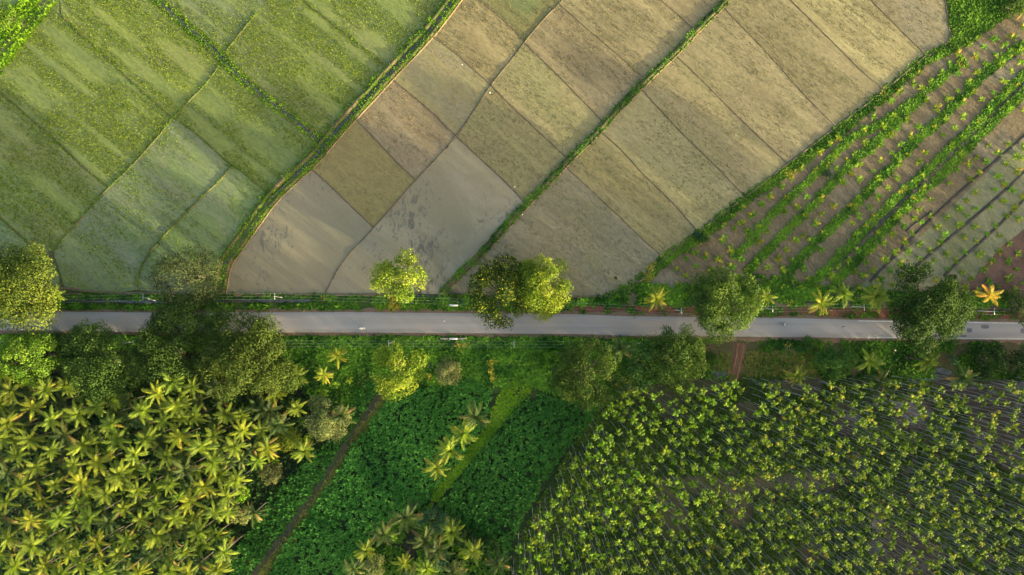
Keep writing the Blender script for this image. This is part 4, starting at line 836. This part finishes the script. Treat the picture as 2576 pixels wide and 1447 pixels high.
# ------------------------------------------------------------------ broadleaf trees
def tree(name, px, py, rx, ry, h, mat, label, seed, leaf=.62, dens=1.0, blobs=26, blobr=.30, crown_h=.55, sparse=0.0, group='trees along the road', cat='tree', ex=(), spot=0.0, trunk=True, ch=None):
    """tapered trunk, limbs to every clump, crown of leaf clumps with an uneven outline"""
    rng = RS(seed); hc = h * .62; x, y = W(px, py, hc); k = (H - hc) / H / PPM; RX, RY = rx * k, ry * k
    o = empty(name, (x, y, 0), label, cat, group)
    Rm = (RX + RY) / 2; mbL = MB(); mbT = MB(); cz0 = h * (1 - crown_h); cen = []
    tries = 0
    while len(cen) < blobs and tries < 4000:
        tries += 1
        a = rng.rand() * 6.283; rr = (rng.rand() ** .5 if len(cen) > blobs * .42 else .86 + .14 * rng.rand()) * (1.06 - blobr * .75) * (.95 + .09 * math.sin(3 * a + seed) + .08 * rng.rand()); c = np.array([RX * rr * math.cos(a), RY * rr * math.sin(a)])
        if any(np.hypot(*(c - d[:2])) < Rm * blobr * .55 for d in cen): continue
        z = cz0 + (h - cz0 - Rm * blobr * .55) * max(0, 1 - rr ** 2.2) ** .6 * (.85 + .2 * rng.rand()) + Rm * blobr * .2
        cen.append(np.array([c[0], c[1], z, Rm * blobr * (.62 + .72 * rng.rand())]))
    for ax, ay, ar in ex: cen.append(np.array([ax * RX, ay * RY, h * .72, ar * Rm]))
    for c in cen:
        r = c[3]; n = int(max(12, 4 * math.pi * r * r * .72 * 6.2 * dens / (leaf / .62) ** 2 * (1 - sparse)))
        N = rng.normal(size=(n, 3)); N[:, 2] = np.where(N[:, 2] < -.25 * np.abs(N[:, 2]).max(), -N[:, 2], N[:, 2]); N /= np.linalg.norm(N, axis=1)[:, None]
        lump = 1 + .22 * np.sin(N[:, 0] * 5 + c[0]) * np.sin(N[:, 1] * 5 + c[1]) + .12 * rng.normal(size=n) - .35 * rng.rand(n) ** 3
        P = c[:3] + N * (r * lump)[:, None] * np.array([1, 1, .78]); fn = N * .75 + rng.normal(size=(n, 3)) * .55 + np.array([0, 0, .35])
        t = np.clip(.42 + .50 * (rng.rand() - .5) + .55 * (rng.rand(n) - .5), 0, .9)
        if spot: t = np.where(rng.rand(n) < spot, 1.0, t)
        V, F, T = rhombs(P, fn, leaf * .76 * (.65 + .7 * rng.rand(n)), leaf * .60 * (.7 + .6 * rng.rand(n)), rng, t); mbL.add(V, F, T)
    link('crown', mbL.mesh(name + '_crown', mat), o)
    if trunk:
        tr = .022 * h + .02 * Rm; fork = cz0 * .75 + .1
        tube(mbT, [(0, 0, 0), (.05, 0, fork * .3), (.12, .05, fork * .7), (.1, .1, fork)], [tr * 1.5, tr * 1.1, tr * .95, tr * .85], 8)
        for c in cen:
            m1 = np.array([.1, .1, fork]) * .45 + c[:3] * .55 + np.array([0, 0, -.25 * (c[2] - fork) * .5]) + rng.normal(size=3) * .2
            tube(mbT, [(.1, .1, fork * .92), m1, c[:3]], [tr * .42, tr * .25, tr * .08], 5)
            for _ in range(2 if not sparse else 5):
                e = c[:3] + rng.normal(size=3) * c[3] * .6; tube(mbT, [m1 * .4 + c[:3] * .6, e], [tr * .12, tr * .03], 4)
        link('trunk', mbT.mesh(name + '_trunk', M['bark']), o)
    return o
tree('broadleaf_tree', 62, 722, 97, 104, 18, M['yolive'], 'broad olive green tree overhanging the road at the left edge', 701, .66, 1.0, 30)
tree('broadleaf_tree', 478, 695, 92, 78, 15, M['greyolive'], 'thin feathery grey green tree between the paddy and the road', 702, .55, .75, 34, .24, .5, .35)
tree('broadleaf_tree', 488, 800, 100, 58, 13, M['dark'], 'dark spreading tree whose crown bridges the road', 703, .62, 1.2, 28, .27, .5)
tree('broadleaf_tree', 82, 900, 76, 66, 18, M['lime'], 'lime green tree of tight rounded clumps at the corner of the grove', 704, .60, 1.15, 34, .22, .6)
tree('broadleaf_tree', 258, 915, 104, 100, 14, M['dark'], 'huge dense dark green tree left of the trio south of the road', 705, .62, 1.15, 36, .26)
tree('broadleaf_tree', 425, 892, 92, 88, 15, M['dark'], 'dark olive tree, middle of the trio south of the road', 706, .66, 1.0, 30, .28)
tree('broadleaf_tree', 628, 905, 116, 112, 17, M['olive'], 'huge dense olive tree right of the trio south of the road', 707, .62, 1.15, 38, .26)
tree('broadleaf_tree', 1010, 700, 68, 62, 13, M['gold'], 'bright lime yellow tree alone north of the road', 708, .70, 1.1, 24, .27, .62)
tree('broadleaf_tree', 1258, 738, 74, 84, 13, M['spotted'], 'dark tree speckled with yellow leaves, left of the touching pair', 709, .60, 1.3, 30, .26, .5, .15, spot=.16)
tree('broadleaf_tree', 1366, 720, 72, 76, 14, M['gold'], 'bright yellow tree, right of the touching pair', 710, .58, 1.2, 30, .27, .62)
tree('broadleaf_tree', 1822, 758, 88, 84, 16, M['olive'], 'dense olive tree over the road with a dark rear half', 711, .60, 1.1, 36, .25)
tree('broadleaf_tree', 2328, 770, 98, 104, 17, M['dark'], 'huge dark tree with heavy crown spanning the painted road', 712, .66, 1.35, 36, .26)
tree('broadleaf_tree', 2566, 782, 44, 40, 11, M['greyolive'], 'grey green tree cut by the right edge beside the road', 713, .58, .9, 20, .3, .55, .2)
tree('broadleaf_tree', 1477, 935, 86, 90, 16, M['olive'], 'loose olive tree at the top of the leafy crop', 714, .56, 1.0, 34, .25, .5, .08)
tree('broadleaf_tree', 1612, 915, 58, 62, 12, M['shrub'], 'fresh green bushy tree between two olive trees', 715, .85, .9, 22, .3, .6)
tree('broadleaf_tree', 1697, 905, 76, 76, 15, M['olive'], 'olive tree reaching the road left of the red lane', 716, .58, 1.05, 30, .27, .55, .0, ex=((.35, 1.0, .22), (-.3, .95, .2)))
tree('broadleaf_tree', 1006, 928, 62, 70, 14, M['gold'], 'patchy bright yellow tree beside the muddy track', 717, .62, 1.0, 20, .28, .5, .0)
tree('broadleaf_tree', 1128, 940, 30, 38, 8, M['pale'], 'pale straw coloured feathery tree by the small stream', 718, .42, 1.0, 14, .34, .7)
tree('broadleaf_tree', 822, 1050, 52, 56, 9, M['pale'], 'round pale olive tree at the edge of the crop field', 719, .5, 1.1, 22, .29, .6, group='trees along the crop field')
tree('broadleaf_tree', 727, 1098, 34, 34, 8, M['gold'], 'small golden tree among the outer grove palms', 720, .5, 1.0, 14, .34, .6, group='trees along the crop field')
tree('broadleaf_tree', 682, 1190, 26, 32, 6, M['pale'], 'small pale tree standing in the crop edge below the grove', 721, .42, 1.0, 12, .34, .6, group='trees along the crop field')
tree('round_bush', 2102, 910, 52, 42, 9, M['shrub'], 'large rounded grey green bush south of the road', 722, .55, 1.2, 24, .28, .8, group='bushes south of the road', cat='bush')
tree('broadleaf_tree', 2482, 905, 48, 44, 8, M['deep'], 'dark green small tree in the shaded verge at the right', 723, .62, .9, 20, .3, .6, group='bushes south of the road')
tree('broadleaf_tree', 2570, 915, 44, 38, 7, M['deep'], 'dark green bushy tree cut by the right edge south of the road', 724, .62, .9, 16, .3, .6, group='bushes south of the road')
BS = 'bushes'
for nm, px, py, r, h, m_, lab, sd in [
    ('leafy_bush', 18, 42, 34, 6, 'lime', 'sunlit leafy bush in the top left corner', 731), ('leafy_bush', 1090, 1308, 36, 6, 'teal', 'round blue green bush at the tip of the bottom clump', 732),
    ('leafy_bush', 940, 1427, 30, 5, 'pale', 'bush covered with pale flower clusters at the bottom edge', 733), ('leafy_bush', 1100, 1405, 30, 5, 'teal', 'blue green bush with pale tips in the bottom clump', 734),
    ('leafy_bush', 1146, 1430, 22, 5, 'pale', 'smaller pale flowering bush at the bottom edge', 735), ('leafy_bush', 1165, 1350, 26, 4, 'deep', 'dark bush right of the pale palm in the bottom clump', 736), ('leafy_bush', 1225, 1370, 26, 4, 'deep', 'dark bush between the bottom clump and the areca plantation', 737),
    ('leafy_bush', 605, 1292, 28, 5, 'pale', 'pale bush beside the grove at the crop edge', 738), ('leafy_bush', 252, 1078, 24, 6, 'teal', 'blue green bush in a gap of the coconut grove', 739), ('leafy_bush', 340, 1058, 16, 6, 'teal', 'small blue green bush below the dark trees in the grove', 740),
    ('leafy_bush', 610, 1245, 20, 5, 'grass', 'yellow green shrub on the right side of the grove', 741), ('leafy_bush', 1142, 746, 12, 2, 'shrub', 'rounded green shrub behind the northern parapet', 742), ('leafy_bush', 1160, 758, 9, 2, 'teal', 'small blue green shrub beside the northern parapet', 743),
    ('leafy_bush', 2395, 905, 14, 3, 'teal', 'small blue green shrub in the shaded verge', 744), ('leafy_bush', 2080, 440, 13, 1.8, 'teal', 'grey green shrub in the weed strips', 745), ('leafy_bush', 1755, 590, 13, 2.2, 'teal', 'blue green bush at the lower end of the hedge strip', 746), ('leafy_bush', 1770, 600, 17, 2.4, 'shrub', 'dark green bush in the hedge strip', 747),
    ('leafy_bush', 1572, 745, 16, 2.5, 'shrub', 'small green bush at the lower corner of the brown paddies', 748), ('leafy_bush', 2395, 700, 12, 2, 'deep', 'dark shrub beside the huge roadside tree', 749), ('leafy_bush', 2345, 60, 0, 0, '', '', 0),
    ('leafy_bush', 2545, 15, 30, 4, 'shrub', 'green bush in the top right corner', 750), ('leafy_bush', 2425, 770, 14, 2, 'teal', 'low blue green shrub beside the orange palm', 751), ('leafy_bush', 2545, 745, 22, 3, 'shrub', 'bush behind the tree at the right edge', 752), ('leafy_bush', 1548, 700, 5, 1, 'shrub', 'single small shrub in the brown paddy', 753),
    ('leafy_bush', 690, 1155, 12, 4, 'grass', 'bright shrub right of the outer grove palms', 754), ('leafy_bush', 570, 1345, 18, 4, 'shrub', 'green shrub at the lower right side of the grove', 755), ('leafy_bush', 1380, 900, 26, 3, 'weed', 'weedy bush at the left foot of the loose olive tree', 756), ('leafy_bush', 1790, 905, 20, 3, 'shrub', 'green bush at the right foot of the olive tree by the lane', 757), ('leafy_bush', 2030, 872, 26, 3, 'shrub', 'green bush by the bare pale patch', 758), ('leafy_bush', 150, 862, 30, 3, 'deep', 'dark shaded bush between the road and the lime tree', 759)]:
    if r: tree(nm, px, py, r, r * .92, h, M[m_], lab, sd, .42 if r < 22 else .5, 1.1, 8 if r < 18 else 14, .4 if r < 18 else .34, .85, 0, BS, 'bush')
def broad_plant(px, py, label, mat, L=1.6, n=9, seed=0):
    rng = RS(seed); x, y = W(px, py, 1); o = empty('banana_plant', (x, y, 0), label, 'plant', 'broad leaved plants'); mb = MB()
    az = np.arange(n) * 2.4; V, F, T = blades(np.tile([0, 0, 1.2], (n, 1)), az, .9 - .08 * np.arange(n), L * (.8 + .4 * rng.rand(n)), .5, 1.2, rng.rand(n)); mb.add(V, F, T); link('leaves', mb.mesh('banana_leaves', mat), o)
    mt_ = MB(); tube(mt_, [(0, 0, 0), (0, 0, .7), (0, 0, 1.3)], [.14, .11, .07], 7); link('stem', mt_.mesh('banana_stem', M['shaft']), o)
broad_plant(1573, 738, 'young banana plant at the lower corner of the brown paddies', M['shrub'], 2.2, 9, 1)
broad_plant(2570, 30, 'yellow leaved banana plant at the top right edge', M['coco_orange'], 3.2, 9, 2)

# ------------------------------------------------------------------ power lines
def pole(px, py, h, label, group, lean=(0, 0), arms=1, band=False):
    x, y = W(px, py); o = empty('power_pole', (x, y, 0), label, 'power pole', group)
    top = np.array([lean[0], lean[1], h]); mb = MB(); tube(mb, [(0, 0, 0), top * .5, top], [.17, .14, .11], 6); link('shaft', mb.mesh('pole_shaft', M['concrete']), o)
    for k in range(arms):
        z = 1 - .07 * k; mb = MB(); box(mb, top * z + np.array([.12, 0, -.15]), (.12, 2.0, .12)); a = link('cross_arm', mb.mesh('pole_arm', M['metal']), o)
        for dy in (-.9, 0, .9):
            mi = MB(); c = top * z + np.array([.12, dy, 0]); tube(mi, [c - (0, 0, .1), c, c + (0, 0, .08), c + (0, 0, .18)], [.03, .07, .09, .04], 6); link('insulator', mi.mesh('insulator', M['porcelain']), a)
    if band:
        mb = MB(); tube(mb, [(top * .03), (top * .09)], [.19, .185], 6); link('base_band', mb.mesh('pole_band', M['redpaint']), o)
    return np.array([x, y, 0]) + top
GN = 'power poles north of the road'; GS = 'power poles south of the road'
tops = [pole(84, 757, 7.5, 'concrete pole under the tree at the left edge', GN), pole(393, 757, 7.5, 'leaning white pole beside the feathery tree', GN, (-.2, 1.3)), pole(711, 749, 7.5, 'white pole standing in the weeds below the grey mud paddy', GN, (0, .5)), pole(1030, 754, 7.5, 'concrete pole below the lone lime yellow tree', GN), pole(1345, 764, 7.5, 'concrete pole hidden below the bright yellow tree', GN),
        pole(1699, 780, 7.5, 'steel topped pole whose wires cross the road', GN, arms=2), pole(1920, 776, 7.5, 'concrete pole right of the dense olive tree', GN), pole(2142, 771, 7.5, 'red banded white pole between the embankment palms', GN, band=True), pole(2458, 782, 7.5, 'red banded white pole below the orange palm', GN, band=True), pole(2780, 788, 7.5, 'white pole beyond the right edge of the field', GN)]
topsS = [pole(28, 858, 7.5, 'concrete pole in the shade by the lime tree', GS), pole(344, 859, 7.5, 'concrete pole under the huge dark trees', GS), pole(672, 860, 7.5, 'concrete pole under the huge olive tree', GS), pole(988, 860, 7.5, 'slim pole beside the patchy bright yellow tree', GS), pole(1292, 861, 7.5, 'slim pole with slanting bracket in the open verge', GS), pole(1604, 863, 7.5, 'concrete pole under the olive and bushy trees', GS)]
def wires(tp, group, name):
    for k, dy in enumerate((-.9, 0, .9)):
        P = []
        for a, b in zip(tp[:-1], tp[1:]):
            for t in np.linspace(0, 1, 9)[:-1]:
                q = a + (b - a) * t + np.array([.12, dy, .1]); q[2] -= .5 * 4 * t * (1 - t); P.append(q)
        P.append(tp[-1] + np.array([.12, dy, .1])); mb = MB(); tube(mb, P, .011, 4)
        tag(link('power_cable', mb.mesh('power_cable', M['wire'])), ['southern', 'middle', 'northern'][k] + ' of three bare wires ' + name, 'cable', group)
wires(tops, 'power cables', 'strung along the poles north of the road'); wires(topsS, 'power cables', 'strung along the poles south of the road')
for dx in (-.35, .1, .5):
    a = tops[5] + np.array([.12 + dx, 0, .0]); b = topsS[5] + np.array([9.5 + dx * .6, 0, .1]); P = [a + (b - a) * t - np.array([0, 0, .3 * 4 * t * (1 - t)]) for t in np.linspace(0, 1, 9)]
    mb = MB(); tube(mb, P, .011, 4); tag(link('service_cable', mb.mesh('service_cable', M['wire'])), 'thin wire crossing over the road from the steel topped pole', 'cable', 'wires crossing the road')

# ------------------------------------------------------------------ stump, log
x, y = W(2249, 880); o = empty('tree_stump', (x, y, .05), 'pale sawn tree stump in brown earth under the huge tree', 'tree stump'); mb = MB(); tube(mb, [(0, 0, 0), (0, 0, .3), (0, 0, .55)], [.62, .48, .45], 12, .5, False); link('trunk', mb.mesh('stump_trunk', M['bark']), o)
mb = MB(); tube(mb, [(0, 0, .5), (0, 0, .57)], [.44, .43], 12); link('cut_face', mb.mesh('stump_face', plain_mat('cut_wood', (.50, .38, .26, 1), (.40, .29, .2, 1), 3)), o)
x, y = W(1775, 874); mb = MB(); tube(mb, [(-1.6, -.4, .2), (-.4, -.1, .3), (.6, .15, .32), (1.5, .35, .25)], [.2, .17, .15, .1], 7); tube(mb, [(.4, .1, .3), (.9, .5, .5), (1.3, .9, .45)], [.09, .07, .03], 5)
tag(link('fallen_log', mb.mesh('fallen_log', M['palmtrunk']), None, (x, y, .05)), 'grey fallen log lying in the weeds near the olive tree', 'log')

# ------------------------------------------------------------------ skinned figures
def skin_mesh(name, verts, edges, radii, mat, sub=1, root=0):
    me = bpy.data.meshes.new(name + '_cage'); me.from_pydata(verts, edges, []); ob = bpy.data.objects.new(name + '_cage', me); COL.objects.link(ob)
    sk = ob.modifiers.new('skin', 'SKIN'); sk.use_smooth_shade = True
    if not me.skin_vertices: pass
    for i, r in enumerate(radii): me.skin_vertices[0].data[i].radius = (r, r) if not hasattr(r, '__len__') else r
    me.skin_vertices[0].data[root].use_root = True
    sb = ob.modifiers.new('sub', 'SUBSURF'); sb.levels = sub; sb.render_levels = sub
    dg = bpy.context.evaluated_depsgraph_get(); dg.update(); out = bpy.data.meshes.new_from_object(ob.evaluated_get(dg)); out.name = name
    bpy.data.objects.remove(ob); out.materials.clear(); out.materials.append(mat); return out
M['skin'] = plain_mat('skin', (.24, .13, .085, 1), (.20, .11, .07, 1), 6, .55, .4)
M['hair'] = plain_mat('hair', (.012, .010, .009, 1), (.02, .017, .015, 1), 20, .5, .4)
M['white_cloth'] = plain_mat('white_cloth', (.80, .80, .77, 1), (.70, .70, .68, 1), 5, .85, .2)
M['navy_cloth'] = plain_mat('navy_cloth', (.025, .03, .075, 1), (.02, .022, .05, 1), 5, .85, .2)
M['grey_cloth'] = plain_mat('grey_cloth', (.10, .14, .18, 1), (.07, .10, .13, 1), 5, .85, .2)
M['maroon'] = plain_mat('maroon_shell', (.10, .014, .014, 1), (.08, .012, .012, 1), 5, .3, .5)
M['white_paint'] = plain_mat('white_paint', (.80, .80, .80, 1), (.74, .74, .75, 1), 3, .3, .5)
M['dark_paint'] = plain_mat('dark_blue_paint', (.03, .05, .09, 1), (.025, .04, .07, 1), 3, .3, .5)
M['rubber'] = plain_mat('tyre_rubber', (.02, .02, .02, 1), (.03, .03, .03, 1), 10, .9, .2)
M['chrome'] = plain_mat('chrome', (.55, .55, .56, 1), (.45, .45, .46, 1), 4, .25, .5, .9)
M['seat_vinyl'] = plain_mat('seat_vinyl', (.02, .02, .022, 1), (.03, .03, .032, 1), 6, .5, .4)
M['lens'] = plain_mat('lamp_lens', (.7, .72, .72, 1), (.6, .62, .62, 1), 4, .15, .6)
M['grey_box'] = plain_mat('grey_box', (.28, .29, .38, 1), (.22, .23, .30, 1), 3, .5, .4)

def rider(loc, rz, label, top_mat, leg_mat, helmet):
    o = empty('person', loc, label, 'person', None, rz)
    V = [(-.15, 0, .82), (-.14, 0, 1.02), (-.09, 0, 1.24), (-.04, 0, 1.38), (-.02, 0, 1.45), (.01, 0, 1.54), (.02, 0, 1.65)]
    Rr = [.12, .11, .11, .07, .062, .105, .10]; E = [(0, 1), (1, 2), (2, 3), (3, 4), (4, 5), (5, 6)]
    V.append((.125, 0, 1.565)); Rr.append(.02); E.append((5, 7))       # nose
    for s in (-1, 1):
        b = len(V); V += [(-.06, .20 * s, 1.34), (.12, .27 * s, 1.12), (.38, .29 * s, 1.06), (.45, .29 * s, 1.06)]; Rr += [.06, .05, .036, .038]
        E += [(3, b), (b, b + 1), (b + 1, b + 2), (b + 2, b + 3)]
        for k, dy in enumerate((-.03, -.01, .01, .03)):
            f = len(V); L = (.045, .055, .052, .04)[k]; V += [(.45 + L, (.29 + dy) * s, 1.065), (.45 + L + .02, (.29 + dy) * s, 1.035)]; Rr += [.010, .008]; E += [(b + 3, f), (f, f + 1)]
        f = len(V); V += [(.45, .245 * s, 1.045), (.475, .24 * s, 1.03)]; Rr += [.011, .009]; E += [(b + 3, f), (f, f + 1)]
        b = len(V); V += [(-.10, .11 * s, .80), (.28, .18 * s, .78), (.22, .19 * s, .40), (.20, .19 * s, .33), (.34, .20 * s, .32)]; Rr += [.10, .075, .05, .042, .03]
        E += [(0, b), (b, b + 1), (b + 1, b + 2), (b + 2, b + 3), (b + 3, b + 4)]
    link('body', skin_mesh('person_body', V, E, Rr, M['skin'], 1), o)
    V = [(-.15, 0, .86), (-.14, 0, 1.02), (-.09, 0, 1.24), (-.05, 0, 1.37)]; Rr = [.19, .19, .215, .14]; E = [(0, 1), (1, 2), (2, 3)]
    for s in (-1, 1):
        b = len(V); V += [(-.06, .19 * s, 1.34), (.11, .268 * s, 1.13), (.22, .28 * s, 1.095)]; Rr += [.115, .088, .074]; E += [(3, b), (b, b + 1), (b + 1, b + 2)]
    link('shirt', skin_mesh('person_shirt', V, E, Rr, top_mat, 1), o)
    V = [(-.15, 0, .83)]; Rr = [.15]; E = []
    for s in (-1, 1):
        b = len(V); V += [(-.10, .11 * s, .805), (.28, .18 * s, .785), (.22, .19 * s, .44)]; Rr += [.112, .087, .066]; E += [(0, b), (b, b + 1), (b + 1, b + 2)]
    link('trousers', skin_mesh('person_trousers', V, E, Rr, leg_mat, 1), o)
    if helmet: link('helmet', skin_mesh('person_helmet', [(-.02, 0, 1.50), (.0, 0, 1.60), (.01, 0, 1.67)], [(0, 1), (1, 2)], [.15, .175, .13], M['maroon'], 2), o)
    else: link('hair', skin_mesh('person_hair', [(-.06, 0, 1.55), (-.03, 0, 1.65), (.02, 0, 1.70)], [(0, 1), (1, 2)], [.10, .13, .10], M['hair'], 2), o)
    o.scale = (1.1, 1.1, 1.1); return o
def bike(loc, rz, label, paint, scooter):
    o = empty('scooter' if scooter else 'motorcycle', loc, label, 'motorcycle', None, rz)
    def part(nm, f, mat, par=o, sm=False):
        mb = MB(); f(mb); return link(nm, mb.mesh('bike_' + nm, mat, sm), par)
    R_ = .25 if scooter else .31
    for xw in (-.62, .64):
        def ring(mb, xw=xw):
            a = np.linspace(0, 2 * math.pi + .36, 20); tube(mb, np.column_stack([xw + R_ * np.cos(a), 0 * a, R_ + .05 + R_ * np.sin(a)]), .055, 7, .5, False)
        w = part('wheel', ring, M['rubber'])
        def hub(mb, xw=xw):
            tube(mb, [(xw, -.05, R_ + .05), (xw, .05, R_ + .05)], [R_ * .72, R_ * .72], 12)
        part('rim', hub, M['chrome'], w)
    if scooter:
        part('body', lambda mb: (tube(mb, [(-.92, 0, .62), (-.7, 0, .62), (-.35, 0, .55), (-.1, 0, .42)], [.10, .26, .27, .18], 9), box(mb, (.15, 0, .33), (.6, .44, .08)), tube(mb, [(.40, 0, .34), (.50, 0, .65), (.46, 0, .98)], [.2, .29, .2], 9), tube(mb, [(.42, 0, .55), (.70, 0, .62), (1.0, 0, .54)], [.24, .19, .05], 9)), paint, o, True)
    else:
        part('body', lambda mb: (tube(mb, [(-.35, 0, .62), (0, 0, .68), (.3, 0, .78), (.45, 0, .80)], [.1, .13, .17, .10], 9), box(mb, (.0, 0, .42), (.42, .26, .3)), tube(mb, [(-.85, 0, .72), (-.5, 0, .66), (-.3, 0, .62)], [.06, .1, .1], 8)), paint, o, True)
        part('fork', lambda mb: [tube(mb, [(.64, .09 * s, .36), (.48, .09 * s, .95)], .03, 6) for s in (-1, 1)], M['chrome'])
        part('exhaust', lambda mb: tube(mb, [(.1, -.16, .3), (-.3, -.18, .32), (-.85, -.2, .42)], [.03, .05, .06], 7), M['chrome'])
    part('seat', lambda mb: tube(mb, [(-.72, 0, .78), (-.45, 0, .80), (-.15, 0, .78), (.08, 0, .74)], [.08, .13, .14, .07], 8), M['seat_vinyl'], o, True)
    hb = part('handlebar', lambda mb: tube(mb, [(.36, -.34, 1.03), (.45, -.18, 1.04), (.47, 0, 1.02), (.45, .18, 1.04), (.36, .34, 1.03)], .02, 6), M['chrome'])
    for s in (-1, 1): part('mirror', lambda mb, s=s: (tube(mb, [(.44, .22 * s, 1.04), (.42, .34 * s, 1.22)], .01, 5), tube(mb, [(.40, .35 * s, 1.24), (.43, .35 * s, 1.24)], [.06, .06], 8)), M['seat_vinyl'], hb)
    part('headlight', lambda mb: tube(mb, [(.50, 0, .93), (.60, 0, .92), (.62, 0, .92)], [.10, .09, .03], 9), M['lens'])
    if not scooter: part('carrier', lambda mb: box(mb, (-.92, 0, .86), (.36, .34, .26)), M['grey_box'])
    o.scale = (1.1, 1.1, 1.1); return o
zr = .30
x, y = W(912, 825.5); bike((x, y, zr), math.pi, 'white scooter ridden left along the south lane', M['white_paint'], True)
rider((x, y, zr), math.pi, 'bareheaded person in white shirt and navy trousers riding the white scooter', M['white_cloth'], M['navy_cloth'], False)
x, y = W(1970, 816); bike((x, y, zr), 0, 'dark motorcycle with a grey rear box ridden right along the north lane', M['dark_paint'], False)
rider((x, y, zr), 0, 'person in white shirt and maroon helmet riding the dark motorcycle', M['white_cloth'], M['grey_cloth'], True)

# ------------------------------------------------------------------ egrets
M['feather'] = plain_mat('white_feather', (.82, .82, .80, 1), (.74, .74, .72, 1), 12, .8, .2)
M['beak'] = plain_mat('yellow_beak', (.55, .38, .05, 1), (.45, .3, .05, 1), 12, .5, .4)
EV = [(-.16, 0, .40), (0, 0, .46), (.14, 0, .50), (.20, 0, .60), (.18, 0, .70), (.22, 0, .80), (.27, 0, .82), (-.32, 0, .33)]
egret_body = skin_mesh('egret_body', EV, [(0, 1), (1, 2), (2, 3), (3, 4), (4, 5), (5, 6), (0, 7)], [.09, .12, .08, .035, .03, .035, .025, .03], M['feather'], 1, 1)
mbb = MB(); tube(mbb, [(.28, 0, .82), (.42, 0, .80)], [.018, .004], 5); egret_beak = mbb.mesh('egret_beak', M['beak'])
mbl = MB(); tube(mbl, [(0, .05, .38), (-.03, .05, .2), (.02, .05, .01)], [.018, .014, .012], 5); tube(mbl, [(0, -.05, .38), (-.03, -.05, .2), (.02, -.05, .01)], [.018, .014, .012], 5); egret_leg = mbl.mesh('egret_legs', M['hair'])
mbw = MB()
for s in (-1, 1): tube(mbw, [(.10, .10 * s, .50), (-.05, .125 * s, .47), (-.28, .07 * s, .38)], [.05, .075, .02], 6)
egret_wing = mbw.mesh('egret_wings', M['feather'], True)
for px, py, z, rz, lab in [(1163, 164, .2, .6, 'white egret standing on the bund above the smooth grey paddy'), (1233, 235, .45, 2.2, 'white egret at the crossing of two bunds'), (1295, 471, .2, 4.0, 'white egret at the corner of the grey flooded paddy'), (1314, 541, .4, 1.0, 'white egret beside the grassy bund'), (1118, 808, .30, 3.0, 'white egret standing in the middle of the road')]:
    x, y = W(px, py); o = empty('egret', (x, y, z), lab, 'bird', 'egrets', rz); o.scale = (.8, .8, .8)
    link('body', egret_body, o); link('beak', egret_beak, o); link('legs', egret_leg, o); link('wings', egret_wing, o)
